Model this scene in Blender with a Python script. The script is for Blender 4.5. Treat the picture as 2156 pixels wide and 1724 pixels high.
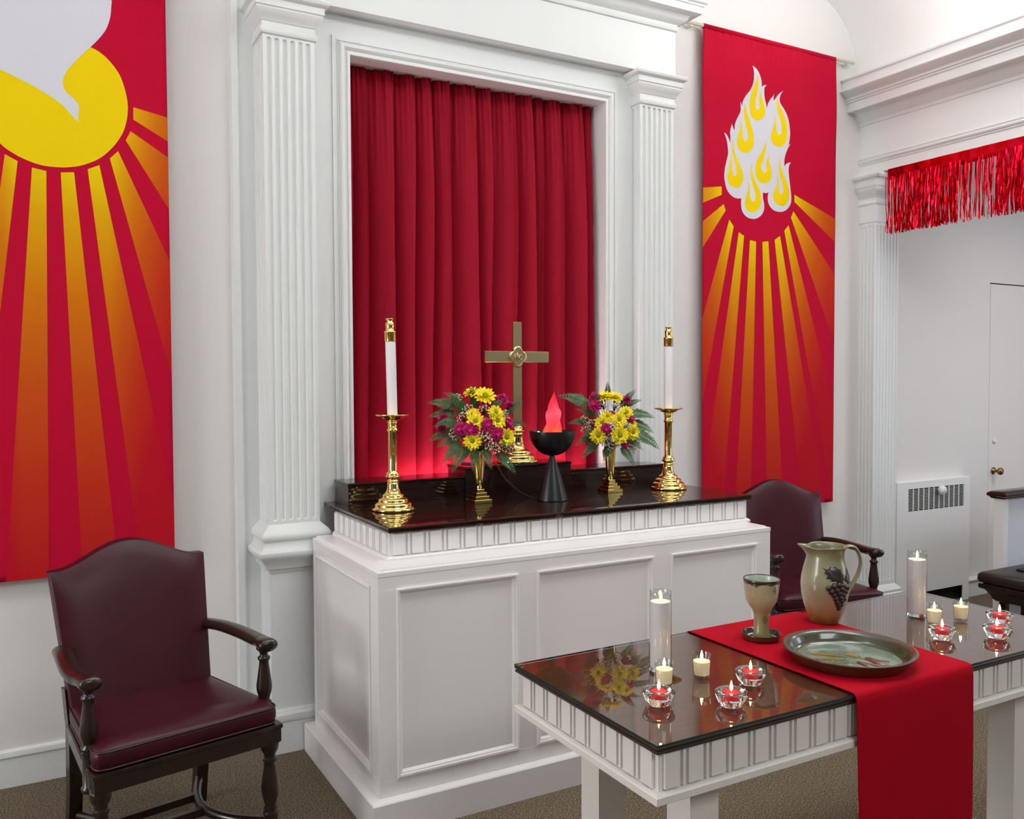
import bpy, bmesh, math, random
from mathutils import Vector, Matrix, noise
from mathutils.geometry import tessellate_polygon

for o in list(bpy.data.objects):
    bpy.data.objects.remove(o, do_unlink=True)
scene = bpy.context.scene
COL = scene.collection
PI = math.pi

# ------------------------------------------------------------------ camera
cam_data = bpy.data.cameras.new('camera')
cam = bpy.data.objects.new('camera', cam_data)
COL.objects.link(cam)
cam_data.sensor_width = 36.0
cam_data.lens = 1844.7 / 2156 * 36.0
cam_data.clip_start = 0.05
cam_data.clip_end = 60
CAM = Vector((0, -3.952, 1.6))
CR = Vector((0.87379198, -0.4862832, -0.00402823))
CD = Vector((-0.02026361, -0.02813252, -0.99939879))
CF = Vector((0.48587751, 0.87334828, -0.03443582))
m = Matrix.Identity(4)
for i in range(3):
    m[i][0] = CR[i]; m[i][1] = -CD[i]; m[i][2] = -CF[i]; m[i][3] = CAM[i]
cam.matrix_world = m
scene.camera = cam

# ------------------------------------------------------------------ light
def lin(c):
    return tuple((x / 255 / 12.92) if x / 255 <= 0.04045 else ((x / 255 + 0.055) / 1.055) ** 2.4 for x in c)

world = bpy.data.worlds.new('world')
scene.world = world
world.use_nodes = True
bg = world.node_tree.nodes['Background']
bg.inputs[0].default_value = (0.98, 0.99, 1.0, 1)
bg.inputs[1].default_value = 0.12

def area(name, loc, target, sx, sy, power, color=(1, 1, 1)):
    d = bpy.data.lights.new(name, 'AREA')
    d.shape = 'RECTANGLE'; d.size = sx; d.size_y = sy
    d.energy = power; d.color = color
    o = bpy.data.objects.new(name, d); COL.objects.link(o)
    o.location = loc
    o.rotation_euler = (Vector(target) - Vector(loc)).to_track_quat('-Z', 'Y').to_euler()
    return o

# cove strips lying on the two side cornices, the unseen left one assumed, throwing light up into the coved ceiling
area('cove_strip_right', (4.715, -1.75, 3.535), (4.45, -1.75, 4.6), 0.05, 2.5, 128, (0.97, 0.99, 1.0))
area('assumed_cove_strip_left', (-0.745, -1.75, 3.535), (-0.48, -1.75, 4.6), 0.05, 2.5, 78, (0.97, 0.99, 1.0))
# unseen fill lights added over the chancel and behind the camera
area('chancel_fill_light', (1.9, -2.3, 3.98), (1.9, -2.3, 0), 1.6, 0.9, 34, (0.98, 0.99, 1.0))
area('nave_fill_light', (1.8, -6.2, 3.9), (1.8, -5.2, 0), 3.0, 1.6, 112, (0.98, 0.99, 1.0))
# left: unseen light added for the altar's side; right: unseen light added for daylight assumed in the side bay
area('left_fill_light', (-3.3, -1.5, 1.6), (1.07, -0.75, 0.7), 1.4, 1.7, 80, (0.95, 0.98, 1.0))
area('assumed_daylight_right', (7.6, -3.8, 1.9), (6.0, -0.5, 0.8), 1.6, 1.8, 45, (0.75, 0.85, 1.0))
area('side_bay_fill_light', (6.2, -1.6, 2.93), (6.2, -1.6, 0), 0.9, 0.9, 22, (1.0, 0.98, 0.97))  # unseen fill added to brighten the side bay

scene.view_settings.view_transform = 'Standard'
scene.view_settings.look = 'None'
scene.view_settings.gamma = 1.0
scene.view_settings.use_curve_mapping = False
scene.view_settings.exposure = 0.0

# ------------------------------------------------------------------ materials
MATS = {}
def nm(name):
    m = bpy.data.materials.new(name); m.use_nodes = True
    MATS[name] = m
    nt = m.node_tree
    return m, nt, nt.nodes['Principled BSDF']

def setp(p, **kw):
    for k, v in kw.items():
        p.inputs[k].default_value = v

def mat(name, rgb, rough=0.5, metal=0.0, coat=0.0, sheen=0.0, spec=None, bump=0.0, bscale=200.0,
        var=0.0, vscale=8.0, rgb2=None, trans=0.0, sss=0.0, emit=None, estr=0.0, coatr=0.03):
    m, nt, p = nm(name)
    c = lin(rgb) + (1,)
    setp(p, Roughness=rough, Metallic=metal)
    p.inputs['Base Color'].default_value = c
    if coat: setp(p, **{'Coat Weight': coat, 'Coat Roughness': coatr})
    if sheen: setp(p, **{'Sheen Weight': sheen, 'Sheen Roughness': 0.4})
    if spec is not None: p.inputs['Specular IOR Level'].default_value = spec
    if trans: p.inputs['Transmission Weight'].default_value = trans
    if sss:
        p.inputs['Subsurface Weight'].default_value = sss
        p.inputs['Subsurface Radius'].default_value = (0.02, 0.012, 0.008)
    if emit:
        p.inputs['Emission Color'].default_value = lin(emit) + (1,)
        p.inputs['Emission Strength'].default_value = estr
    N, L = nt.nodes, nt.links
    tc = None
    if var or rgb2 or bump:
        tc = N.new('ShaderNodeTexCoord')
    if var or rgb2:
        nz = N.new('ShaderNodeTexNoise'); nz.inputs['Scale'].default_value = vscale
        nz.inputs['Detail'].default_value = 5
        L.new(tc.outputs['Object'], nz.inputs['Vector'])
        r = N.new('ShaderNodeValToRGB')
        r.color_ramp.elements[0].position = 0.35; r.color_ramp.elements[1].position = 0.65
        r.color_ramp.elements[0].color = c
        r.color_ramp.elements[1].color = (lin(rgb2) + (1,)) if rgb2 else tuple(min(1, x * (1 + var)) for x in c[:3]) + (1,)
        L.new(nz.outputs['Fac'], r.inputs['Fac'])
        L.new(r.outputs['Color'], p.inputs['Base Color'])
    if bump:
        nb = N.new('ShaderNodeTexNoise'); nb.inputs['Scale'].default_value = bscale
        nb.inputs['Detail'].default_value = 3
        L.new(tc.outputs['Object'], nb.inputs['Vector'])
        b = N.new('ShaderNodeBump'); b.inputs['Strength'].default_value = bump; b.inputs['Distance'].default_value = 0.004
        L.new(nb.outputs['Fac'], b.inputs['Height']); L.new(b.outputs['Normal'], p.inputs['Normal'])
    return m

mat('wall_paint', (226, 222, 219), 0.75, bump=0.06, bscale=90)
mat('ceiling_paint', (240, 239, 237), 0.85, bump=0.12, bscale=110)
mat('trim_paint', (225, 227, 226), 0.4, bump=0.03, bscale=60)
mat('altar_paint', (233, 231, 230), 0.32, bump=0.03, bscale=70)
mat('table_paint', (232, 228, 222), 0.38, bump=0.03, bscale=70)
mat('radiator_paint', (236, 236, 234), 0.45)
mat('door_paint', (228, 223, 219), 0.5)
mat('black_void', (8, 8, 8), 0.9)
mat('brass', (243, 218, 132), 0.08, metal=1.0, bump=0.01, bscale=40)
mat('brass_brushed', (212, 194, 148), 0.30, metal=1.0, bump=0.05, bscale=160)
mat('old_brass', (150, 118, 60), 0.28, metal=1.0)
mat('leather', (58, 8, 21), 0.38, bump=0.05, bscale=260, spec=0.3)
mat('leather_brown', (36, 21, 15), 0.4, bump=0.05, bscale=200)
mat('piping', (50, 10, 20), 0.4)
mat('wax_white', (240, 236, 238), 0.5, sss=0.15)
mat('wax_pink', (243, 230, 234), 0.45, sss=0.2)
mat('wax_cream', (246, 228, 200), 0.45, sss=0.25, emit=(255, 196, 130), estr=0.16)  # emission imitates the flame's glow inside the wax
mat('wax_red', (205, 22, 42), 0.45, sss=0.1, emit=(255, 30, 40), estr=0.25)  # flame glow put into the red wax and cup as emission
mat('wick', (20, 14, 10), 0.9)
mat('candle_flame', (255, 190, 90), 0.5, emit=(255, 205, 130), estr=22)
mat('runner_cloth', (168, 4, 28), 0.9, spec=0.1, bump=0.25, bscale=900)
mat('banner_red', (182, 2, 44), 0.85, spec=0.15, bump=0.12, bscale=900)
mat('banner_white', (216, 216, 224), 0.85, spec=0.15, bump=0.12, bscale=900)
mat('banner_yellow', (236, 204, 2), 0.85, spec=0.15, bump=0.12, bscale=900)
mat('black_metal', (16, 16, 19), 0.33)
mat('black_cable', (10, 10, 10), 0.6)
mat('led_white', (240, 245, 255), 0.3, emit=(235, 243, 255), estr=5)
mat('rod_paint', (226, 222, 208), 0.5)
mat('daisy_petal', (250, 226, 4), 0.6, var=-0.1, vscale=60)
mat('daisy_centre', (128, 140, 20), 0.8, bump=0.8, bscale=500)
mat('carnation_petal', (208, 10, 112), 0.65, rgb2=(176, 4, 88), vscale=70)
mat('fern_leaf', (40, 76, 34), 0.55, rgb2=(66, 104, 50), vscale=30)
mat('stem_green', (60, 92, 40), 0.6)
mat('tiny_bloom', (232, 224, 200), 0.7)
mat('foil_red', (214, 14, 40), 0.16, metal=1.0)
mat('jar_label', (225, 225, 225), 0.6)
mat('wheat_gold', (150, 112, 44), 0.35, coat=0.5)
mat('wheat_brown', (116, 72, 58), 0.35, coat=0.5)
mat('grape_glaze', (46, 36, 36), 0.28, coat=0.4, bump=0.2, bscale=300)
mat('daylight_tinted_paint', (210, 213, 222), 0.45)  # white board tinted bluish for the assumed daylight falling on it

def carpet():
    m, nt, p = nm('carpet'); N, L = nt.nodes, nt.links
    tc = N.new('ShaderNodeTexCoord')
    n1 = N.new('ShaderNodeTexNoise'); n1.inputs['Scale'].default_value = 150; n1.inputs['Detail'].default_value = 3
    n2 = N.new('ShaderNodeTexNoise'); n2.inputs['Scale'].default_value = 420; n2.inputs['Detail'].default_value = 2
    L.new(tc.outputs['Object'], n1.inputs['Vector']); L.new(tc.outputs['Object'], n2.inputs['Vector'])
    r = N.new('ShaderNodeValToRGB')
    e = r.color_ramp.elements
    e[0].position = 0.30; e[0].color = lin((48, 40, 32)) + (1,)
    e[1].position = 0.72; e[1].color = lin((186, 172, 150)) + (1,)
    mid = e.new(0.5); mid.color = lin((104, 91, 74)) + (1,)
    mx = N.new('ShaderNodeMix'); mx.data_type = 'FLOAT'; mx.inputs[0].default_value = 0.45
    L.new(n1.outputs['Fac'], mx.inputs[2]); L.new(n2.outputs['Fac'], mx.inputs[3])
    L.new(mx.outputs[0], r.inputs['Fac']); L.new(r.outputs['Color'], p.inputs['Base Color'])
    b = N.new('ShaderNodeBump'); b.inputs['Strength'].default_value = 0.9; b.inputs['Distance'].default_value = 0.008
    L.new(mx.outputs[0], b.inputs['Height']); L.new(b.outputs['Normal'], p.inputs['Normal'])
    setp(p, Roughness=0.95)
    p.inputs['Specular IOR Level'].default_value = 0.1
carpet()

def wood(name, a, b, rough, coat, scale=(3, 40, 40), spec=0.5):
    m, nt, p = nm(name); N, L = nt.nodes, nt.links
    tc = N.new('ShaderNodeTexCoord'); mp = N.new('ShaderNodeMapping')
    mp.inputs['Scale'].default_value = scale
    L.new(tc.outputs['Object'], mp.inputs['Vector'])
    nz = N.new('ShaderNodeTexNoise'); nz.inputs['Scale'].default_value = 1.6; nz.inputs['Detail'].default_value = 8
    nz.inputs['Distortion'].default_value = 0.6
    L.new(mp.outputs[0], nz.inputs['Vector'])
    r = N.new('ShaderNodeValToRGB'); e = r.color_ramp.elements
    e[0].position = 0.35; e[0].color = lin(a) + (1,); e[1].position = 0.7; e[1].color = lin(b) + (1,)
    L.new(nz.outputs['Fac'], r.inputs['Fac']); L.new(r.outputs['Color'], p.inputs['Base Color'])
    setp(p, Roughness=rough, **{'Coat Weight': coat, 'Coat Roughness': 0.03})
    p.inputs['Specular IOR Level'].default_value = spec
    return m
wood('altar_wood', (26, 12, 8), (46, 21, 13), 0.35, 0.9, spec=0.08)
wood('edge_wood', (24, 11, 7), (46, 24, 14), 0.35, 0.5)
wood('table_wood', (76, 34, 16), (112, 56, 28), 0.4, 0.0, scale=(4, 60, 60))
wood('chair_wood', (20, 11, 7), (44, 24, 14), 0.3, 0.3, scale=(20, 20, 4))

def velvet():
    m, nt, p = nm('curtain_velvet')
    p.inputs['Base Color'].default_value = lin((150, 4, 34)) + (1,)
    setp(p, Roughness=0.8, **{'Sheen Weight': 0.12, 'Sheen Roughness': 0.35})
    p.inputs['Sheen Tint'].default_value = lin((255, 150, 170)) + (1,)
    p.inputs['Specular IOR Level'].default_value = 0.2
    N, L = nt.nodes, nt.links
    tc = N.new('ShaderNodeTexCoord')
    nb = N.new('ShaderNodeTexNoise'); nb.inputs['Scale'].default_value = 700
    L.new(tc.outputs['Object'], nb.inputs['Vector'])
    b = N.new('ShaderNodeBump'); b.inputs['Strength'].default_value = 0.15; b.inputs['Distance'].default_value = 0.002
    L.new(nb.outputs['Fac'], b.inputs['Height']); L.new(b.outputs['Normal'], p.inputs['Normal'])
velvet()

def ray_print(name, cx, cz, thr, k, stops):
    """printed sunray whose ink runs from yellow beside the sun to red further out"""
    m, nt, p = nm(name); N, L = nt.nodes, nt.links
    tc = N.new('ShaderNodeTexCoord'); sx = N.new('ShaderNodeSeparateXYZ')
    L.new(tc.outputs['Object'], sx.inputs[0])
    def mth(op, a, b=None):
        n = N.new('ShaderNodeMath'); n.operation = op
        for i, v in enumerate((a, b)):
            if v is None: continue
            if hasattr(v, 'links'): L.new(v, n.inputs[i])
            else: n.inputs[i].default_value = v
        return n.outputs[0]
    dx = mth('ABSOLUTE', mth('SUBTRACT', sx.outputs['X'], cx))
    ex = mth('MULTIPLY', mth('MAXIMUM', mth('SUBTRACT', dx, thr), 0.0), k)
    dz = mth('MAXIMUM', mth('SUBTRACT', cz, sx.outputs['Z']), 0.0)
    t = mth('DIVIDE', mth('ADD', dz, ex), 2.0)
    r = N.new('ShaderNodeValToRGB'); e = r.color_ramp.elements
    e[0].position = stops[0][0] / 2; e[0].color = lin(stops[0][1]) + (1,)
    e[1].position = stops[-1][0] / 2; e[1].color = lin(stops[-1][1]) + (1,)
    for tt, c in stops[1:-1]:
        q = e.new(tt / 2); q.color = lin(c) + (1,)
    L.new(t, r.inputs['Fac']); L.new(r.outputs['Color'], p.inputs['Base Color'])
    setp(p, Roughness=0.85)
    p.inputs['Specular IOR Level'].default_value = 0.15

def stoneware(name, stops, speck=0.5, height=0.25, rough=0.3):
    """speckled pottery glaze, its colour running with the height of the pot"""
    m, nt, p = nm(name); N, L = nt.nodes, nt.links
    tc = N.new('ShaderNodeTexCoord'); sx = N.new('ShaderNodeSeparateXYZ')
    L.new(tc.outputs['Object'], sx.inputs[0])
    nz = N.new('ShaderNodeTexNoise'); nz.inputs['Scale'].default_value = 18; nz.inputs['Detail'].default_value = 4
    L.new(tc.outputs['Object'], nz.inputs['Vector'])
    a = N.new('ShaderNodeMath'); a.operation = 'DIVIDE'; a.inputs[1].default_value = height
    L.new(sx.outputs['Z'], a.inputs[0])
    b = N.new('ShaderNodeMath'); b.operation = 'MULTIPLY_ADD'; b.inputs[1].default_value = 0.25
    L.new(nz.outputs['Fac'], b.inputs[0]); L.new(a.outputs[0], b.inputs[2])
    c = N.new('ShaderNodeMath'); c.operation = 'SUBTRACT'; c.inputs[1].default_value = 0.125
    L.new(b.outputs[0], c.inputs[0])
    r = N.new('ShaderNodeValToRGB'); e = r.color_ramp.elements
    e[0].position = stops[0][0]; e[0].color = lin(stops[0][1]) + (1,)
    e[1].position = stops[-1][0]; e[1].color = lin(stops[-1][1]) + (1,)
    for tt, cc in stops[1:-1]:
        q = e.new(tt); q.color = lin(cc) + (1,)
    L.new(c.outputs[0], r.inputs['Fac'])
    sp = N.new('ShaderNodeTexNoise'); sp.inputs['Scale'].default_value = 260; sp.inputs['Detail'].default_value = 1
    L.new(tc.outputs['Object'], sp.inputs['Vector'])
    sr = N.new('ShaderNodeValToRGB'); sr.color_ramp.elements[0].position = 0.66; sr.color_ramp.elements[1].position = 0.72
    L.new(sp.outputs['Fac'], sr.inputs['Fac'])
    ml = N.new('ShaderNodeMath'); ml.operation = 'MULTIPLY'; ml.inputs[1].default_value = speck
    L.new(sr.outputs['Color'], ml.inputs[0])
    mx = N.new('ShaderNodeMix'); mx.data_type = 'RGBA'
    L.new(ml.outputs[0], mx.inputs[0]); L.new(r.outputs['Color'], mx.inputs[6])
    mx.inputs[7].default_value = lin((70, 44, 24)) + (1,)
    L.new(mx.outputs[2], p.inputs['Base Color'])
    setp(p, Roughness=rough, **{'Coat Weight': 0.6, 'Coat Roughness': 0.1})

stoneware('pitcher_glaze', [(0.0, (108, 76, 34)), (0.10, (134, 106, 58)), (0.28, (156, 148, 116)), (0.62, (158, 154, 124)), (0.8, (138, 136, 102)), (1.0, (118, 119, 84))], height=0.25)
stoneware('goblet_glaze', [(0.0, (140, 130, 82)), (0.45, (150, 140, 94)), (0.6, (176, 158, 124)), (0.93, (170, 154, 120)), (0.955, (70, 40, 22)), (1.0, (52, 28, 16))], height=0.185)
stoneware('dish_glaze', [(0.0, (78, 48, 22)), (0.6, (84, 54, 28)), (1.0, (44, 26, 17))], height=0.02)
stoneware('plate_rim_glaze', [(0.0, (84, 52, 30)), (0.55, (80, 56, 34)), (1.0, (62, 58, 46))], height=0.04, speck=0.3)
mat('plate_wall_glaze', (52, 58, 40), 0.25, coat=0.7, rgb2=(66, 66, 44), vscale=30)
mat('celadon_glaze', (96, 116, 98), 0.25, coat=0.7, rgb2=(116, 132, 112), vscale=14)
mat('rim_glaze', (58, 32, 20), 0.25, coat=0.5)
mat('goblet_inside_glaze', (168, 184, 168), 0.25, coat=0.5)

def thin_glass(name, tint=(255, 255, 255), refl=1.0, ior=1.5):
    m, nt, p = nm(name); N, L = nt.nodes, nt.links
    out = N['Material Output']
    N.remove(p)
    tr = N.new('ShaderNodeBsdfTransparent'); tr.inputs[0].default_value = lin(tint) + (1,)
    gl = N.new('ShaderNodeBsdfGlossy'); gl.inputs['Roughness'].default_value = 0.015
    fr = N.new('ShaderNodeFresnel'); fr.inputs['IOR'].default_value = ior
    ml = N.new('ShaderNodeMath'); ml.operation = 'MULTIPLY'; ml.inputs[1].default_value = refl; ml.use_clamp = True
    ge = N.new('ShaderNodeNewGeometry')
    fb = N.new('ShaderNodeMath'); fb.operation = 'SUBTRACT'; fb.inputs[0].default_value = 1.0
    L.new(ge.outputs['Backfacing'], fb.inputs[1])
    fm = N.new('ShaderNodeMath'); fm.operation = 'MULTIPLY'
    L.new(fr.outputs[0], fm.inputs[0]); L.new(fb.outputs[0], fm.inputs[1]); L.new(fm.outputs[0], ml.inputs[0])
    mx = N.new('ShaderNodeMixShader')
    L.new(ml.outputs[0], mx.inputs[0]); L.new(tr.outputs[0], mx.inputs[1]); L.new(gl.outputs[0], mx.inputs[2])
    L.new(mx.outputs[0], out.inputs[0])
thin_glass('jar_glass', (247, 250, 249), 2.0, 1.5)
thin_glass('sheet_glass', (246, 250, 248), 1.7, 1.52)
mat('glass_edge', (20, 62, 58), 0.15, spec=0.7)
def solid_glass():
    m, nt, p = nm('thick_glass')
    p.inputs['Base Color'].default_value = (0.97, 0.99, 0.985, 1)
    setp(p, Roughness=0.02, IOR=1.45, **{'Transmission Weight': 1.0})
solid_glass()

def silk_flame():
    m, nt, p = nm('silk_flame'); N, L = nt.nodes, nt.links
    tc = N.new('ShaderNodeTexCoord'); sx = N.new('ShaderNodeSeparateXYZ'); L.new(tc.outputs['Object'], sx.inputs[0])
    mr = N.new('ShaderNodeMapRange'); mr.inputs[1].default_value = 0.29; mr.inputs[2].default_value = 0.46
    L.new(sx.outputs['Z'], mr.inputs[0])
    nz = N.new('ShaderNodeTexNoise'); nz.inputs['Scale'].default_value = 26
    L.new(tc.outputs['Object'], nz.inputs['Vector'])
    ad = N.new('ShaderNodeMath'); ad.operation = 'MULTIPLY_ADD'; ad.inputs[1].default_value = 0.5
    L.new(nz.outputs['Fac'], ad.inputs[0]); L.new(mr.outputs[0], ad.inputs[2])
    sb = N.new('ShaderNodeMath'); sb.operation = 'SUBTRACT'; sb.inputs[1].default_value = 0.25
    L.new(ad.outputs[0], sb.inputs[0])
    r = N.new('ShaderNodeValToRGB'); e = r.color_ramp.elements
    e[0].position = 0.0; e[0].color = lin((255, 96, 16)) + (1,)
    e[1].position = 1.0; e[1].color = lin((214, 10, 30)) + (1,)
    q = e.new(0.25); q.color = lin((255, 52, 50)) + (1,)
    q = e.new(0.55); q.color = lin((255, 84, 110)) + (1,)
    q = e.new(0.8); q.color = lin((246, 24, 56)) + (1,)
    L.new(sb.outputs[0], r.inputs['Fac'])
    L.new(r.outputs['Color'], p.inputs['Emission Color']); p.inputs['Emission Strength'].default_value = 1.15
    p.inputs['Base Color'].default_value = lin((200, 20, 30)) + (1,)
silk_flame()
mat('niche_tube', (255, 240, 240), 0.4, emit=(255, 226, 228), estr=110)

# ------------------------------------------------------------------ mesh builder
class B:
    def __init__(s): s.v = []; s.f = []; s.mi = []; s.cur = 0
    def add(s, vs, fs):
        n = len(s.v); s.v += [tuple(x) for x in vs]
        for f in fs: s.f.append(tuple(i + n for i in f)); s.mi.append(s.cur)
        return s
    def box(s, x0, x1, y0, y1, z0, z1):
        x0, x1 = min(x0, x1), max(x0, x1); y0, y1 = min(y0, y1), max(y0, y1); z0, z1 = min(z0, z1), max(z0, z1)
        return s.add([(x0, y0, z0), (x1, y0, z0), (x1, y1, z0), (x0, y1, z0), (x0, y0, z1), (x1, y0, z1), (x1, y1, z1), (x0, y1, z1)],
                     [(0, 3, 2, 1), (4, 5, 6, 7), (0, 1, 5, 4), (1, 2, 6, 5), (2, 3, 7, 6), (3, 0, 4, 7)])
    def bevbox(s, x0, x1, y0, y1, z0, z1, b=0.004):
        rings = [(b, z0), (0, z0 + b), (0, z1 - b), (b, z1)]
        vs = []
        for i, z in rings:
            vs += [(x0 + i, y0 + i, z), (x1 - i, y0 + i, z), (x1 - i, y1 - i, z), (x0 + i, y1 - i, z)]
        fs = [(3, 2, 1, 0), (12, 13, 14, 15)]
        for r in range(3):
            for k in range(4):
                a = r * 4 + k; c = r * 4 + (k + 1) % 4
                fs.append((a, c, c + 4, a + 4))
        return s.add(vs, fs)
    def lathe(s, prof, seg=32, cx=0, cy=0, cz=0, cap=True, sx=1, sy=1):
        vs = []; fs = []
        for r, z in prof:
            for k in range(seg):
                a = 2 * PI * k / seg
                vs.append((cx + sx * r * math.cos(a), cy + sy * r * math.sin(a), cz + z))
        n = len(prof)
        for i in range(n - 1):
            for k in range(seg):
                k2 = (k + 1) % seg
                fs.append((i * seg + k, i * seg + k2, (i + 1) * seg + k2, (i + 1) * seg + k))
        if cap:
            fs.append(tuple(range(seg))[::-1]); fs.append(tuple((n - 1) * seg + k for k in range(seg)))
        return s.add(vs, fs)
    def tube(s, path, rad, seg=8, cap=True, flat=1.0):
        path = [Vector(p) for p in path]; n = len(path)
        vs = []; fs = []
        up = None
        for i, p in enumerate(path):
            t = (path[min(i + 1, n - 1)] - path[max(i - 1, 0)]).normalized()
            if up is None:
                up = Vector((0, 0, 1)) if abs(t.z) < 0.9 else Vector((1, 0, 0))
            sd = t.cross(up).normalized(); up = sd.cross(t).normalized()
            r = rad[i] if isinstance(rad, (list, tuple)) else rad
            for k in range(seg):
                a = 2 * PI * k / seg
                vs.append(p + sd * (r * math.cos(a)) + up * (r * flat * math.sin(a)))
        for i in range(n - 1):
            for k in range(seg):
                k2 = (k + 1) % seg
                fs.append((i * seg + k, i * seg + k2, (i + 1) * seg + k2, (i + 1) * seg + k))
        if cap:
            fs.append(tuple(range(seg))[::-1]); fs.append(tuple((n - 1) * seg + k for k in range(seg)))
        return s.add(vs, fs)
    def sweep3(s, x0, x1, yf, yb, prof, closed=False):
        """profile (out, z) wrapped round left side, front and right side of a block standing against y=yb"""
        vs = []
        for o, z in prof:
            r = [(x0 - o, yb, z), (x0 - o, yf - o, z), (x1 + o, yf - o, z), (x1 + o, yb, z)]
            vs += r
        fs = []
        for i in range(len(prof) - 1):
            for k in range(3):
                a = i * 4 + k
                fs.append((a, a + 1, a + 5, a + 4))
            fs.append((i * 4 + 3, i * 4, i * 4 + 4, i * 4 + 7))
        n = len(prof)
        fs.append((3, 2, 1, 0)); fs.append(tuple((n - 1) * 4 + k for k in range(4)))
        return s.add(vs, fs)
    def ring4(s, x0, x1, y0, y1, prof):
        """profile (out, z) swept round all four sides of a rectangle"""
        vs = []
        for o, z in prof:
            vs += [(x0 - o, y0 - o, z), (x1 + o, y0 - o, z), (x1 + o, y1 + o, z), (x0 - o, y1 + o, z)]
        fs = []
        for i in range(len(prof) - 1):
            for k in range(4):
                a = i * 4 + k; c = i * 4 + (k + 1) % 4
                fs.append((a, c, c + 4, a + 4))
        n = len(prof)
        fs.append((3, 2, 1, 0)); fs.append(tuple((n - 1) * 4 + k for k in range(4)))
        return s.add(vs, fs)
    def panel_mould(s, O, U, V, N, w, h, prof):
        """picture-frame moulding, profile (inset, out), on the plane O + U*a + V*b"""
        O, U, V, N = Vector(O), Vector(U), Vector(V), Vector(N)
        vs = []
        for i, o in prof:
            for a, b in ((i, i), (w - i, i), (w - i, h - i), (i, h - i)):
                vs.append(O + U * a + V * b + N * o)
        fs = []
        for i in range(len(prof) - 1):
            for k in range(4):
                a = i * 4 + k; c = i * 4 + (k + 1) % 4
                fs.append((a, c, c + 4, a + 4))
        return s.add(vs, fs)
    def fluted(s, O, U, N, w, z0, z1, n, depth=0.008, margin=0.012, ratio=0.72, fz0=None, fz1=None):
        """upright face carved with n round-ended flutes"""
        O, U, N = Vector(O), Vector(U), Vector(N)
        fz0 = z0 + 0.02 if fz0 is None else fz0; fz1 = z1 - 0.02 if fz1 is None else fz1
        pitch = (w - 2 * margin) / n
        r = pitch * ratio / 2
        xs = [0.0]
        cs = [margin + pitch * (i + 0.5) for i in range(n)]
        for c in cs:
            for t in (-1, -0.87, -0.5, 0, 0.5, 0.87, 1): xs.append(c + r * t)
        xs.append(w)
        zs = [z0]
        for t in (-1, -0.87, -0.5, 0): zs.append(fz0 + r + r * t)
        for t in (0, 0.5, 0.87, 1): zs.append(fz1 - r + r * t)
        zs.append(z1)
        vs = []
        for z in zs:
            for x in xs:
                d = 0
                for c in cs:
                    q = abs(x - c)
                    if q < r:
                        e = 0
                        if z < fz0 + r: e = fz0 + r - z
                        elif z > fz1 - r: e = z - (fz1 - r)
                        h2 = r * r - q * q - e * e
                        if h2 > 0: d = math.sqrt(h2) / r * depth
                p = O + U * x - N * d
                vs.append((p.x, p.y, z))
        nx = len(xs); fs = []
        for j in range(len(zs) - 1):
            for i in range(nx - 1):
                a = j * nx + i
                fs.append((a, a + 1, a + nx + 1, a + nx))
        return s.add(vs, fs)
    def mesh(s, name, mats, smooth=False, origin=None, recalc=True):
        me = bpy.data.meshes.new(name)
        vs = s.v
        if origin is not None:
            vs = [(a - origin[0], b - origin[1], c - origin[2]) for a, b, c in s.v]
        me.from_pydata(vs, [], s.f)
        if not isinstance(mats, (list, tuple)): mats = [mats]
        for q in mats: me.materials.append(MATS[q])
        if len(mats) > 1: me.polygons.foreach_set('material_index', s.mi)
        if recalc:
            bm = bmesh.new(); bm.from_mesh(me)
            bmesh.ops.recalc_face_normals(bm, faces=bm.faces); bm.to_mesh(me); bm.free()
        if smooth:
            for p in me.polygons: p.use_smooth = True
            if smooth is not True:
                try: me.set_sharp_from_angle(angle=math.radians(smooth))
                except Exception: pass
        me.update()
        return me

def link(name, me, parent=None, loc=None):
    o = bpy.data.objects.new(name, me); COL.objects.link(o)
    if parent: o.parent = parent
    if loc is not None: o.location = loc
    return o
def tag(o, label=None, cat=None, group=None, kind=None):
    if label: o['label'] = label
    if cat: o['category'] = cat
    if group: o['group'] = group
    if kind: o['kind'] = kind
    return o
def thing(name, loc, label, cat, group=None, rz=0, kind=None):
    o = bpy.data.objects.new(name, None); COL.objects.link(o)
    o.location = loc; o.rotation_euler = (0, 0, rz); o.empty_display_size = 0.05
    return tag(o, label, cat, group, kind)
def part(parent, name, b, mats, smooth=False, world=True, recalc=True):
    """part modelled in world coordinates under an unrotated thing (or locally with world=False)"""
    org = None
    if world:
        org = Vector((0, 0, 0)); p = parent
        while p: org += p.location; p = p.parent
    return link(name, b.mesh(name, mats, smooth, org, recalc), parent)
def copy_tree(o, parent=None):
    c = o.copy(); COL.objects.link(c); c.parent = parent
    for ch in list(o.children): copy_tree(ch, c)
    return c
def structure(name, b, mats, smooth=False, label=None, cat=None):
    return tag(link(name, b.mesh(name, mats, smooth)), label, cat, None, 'structure')
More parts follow.
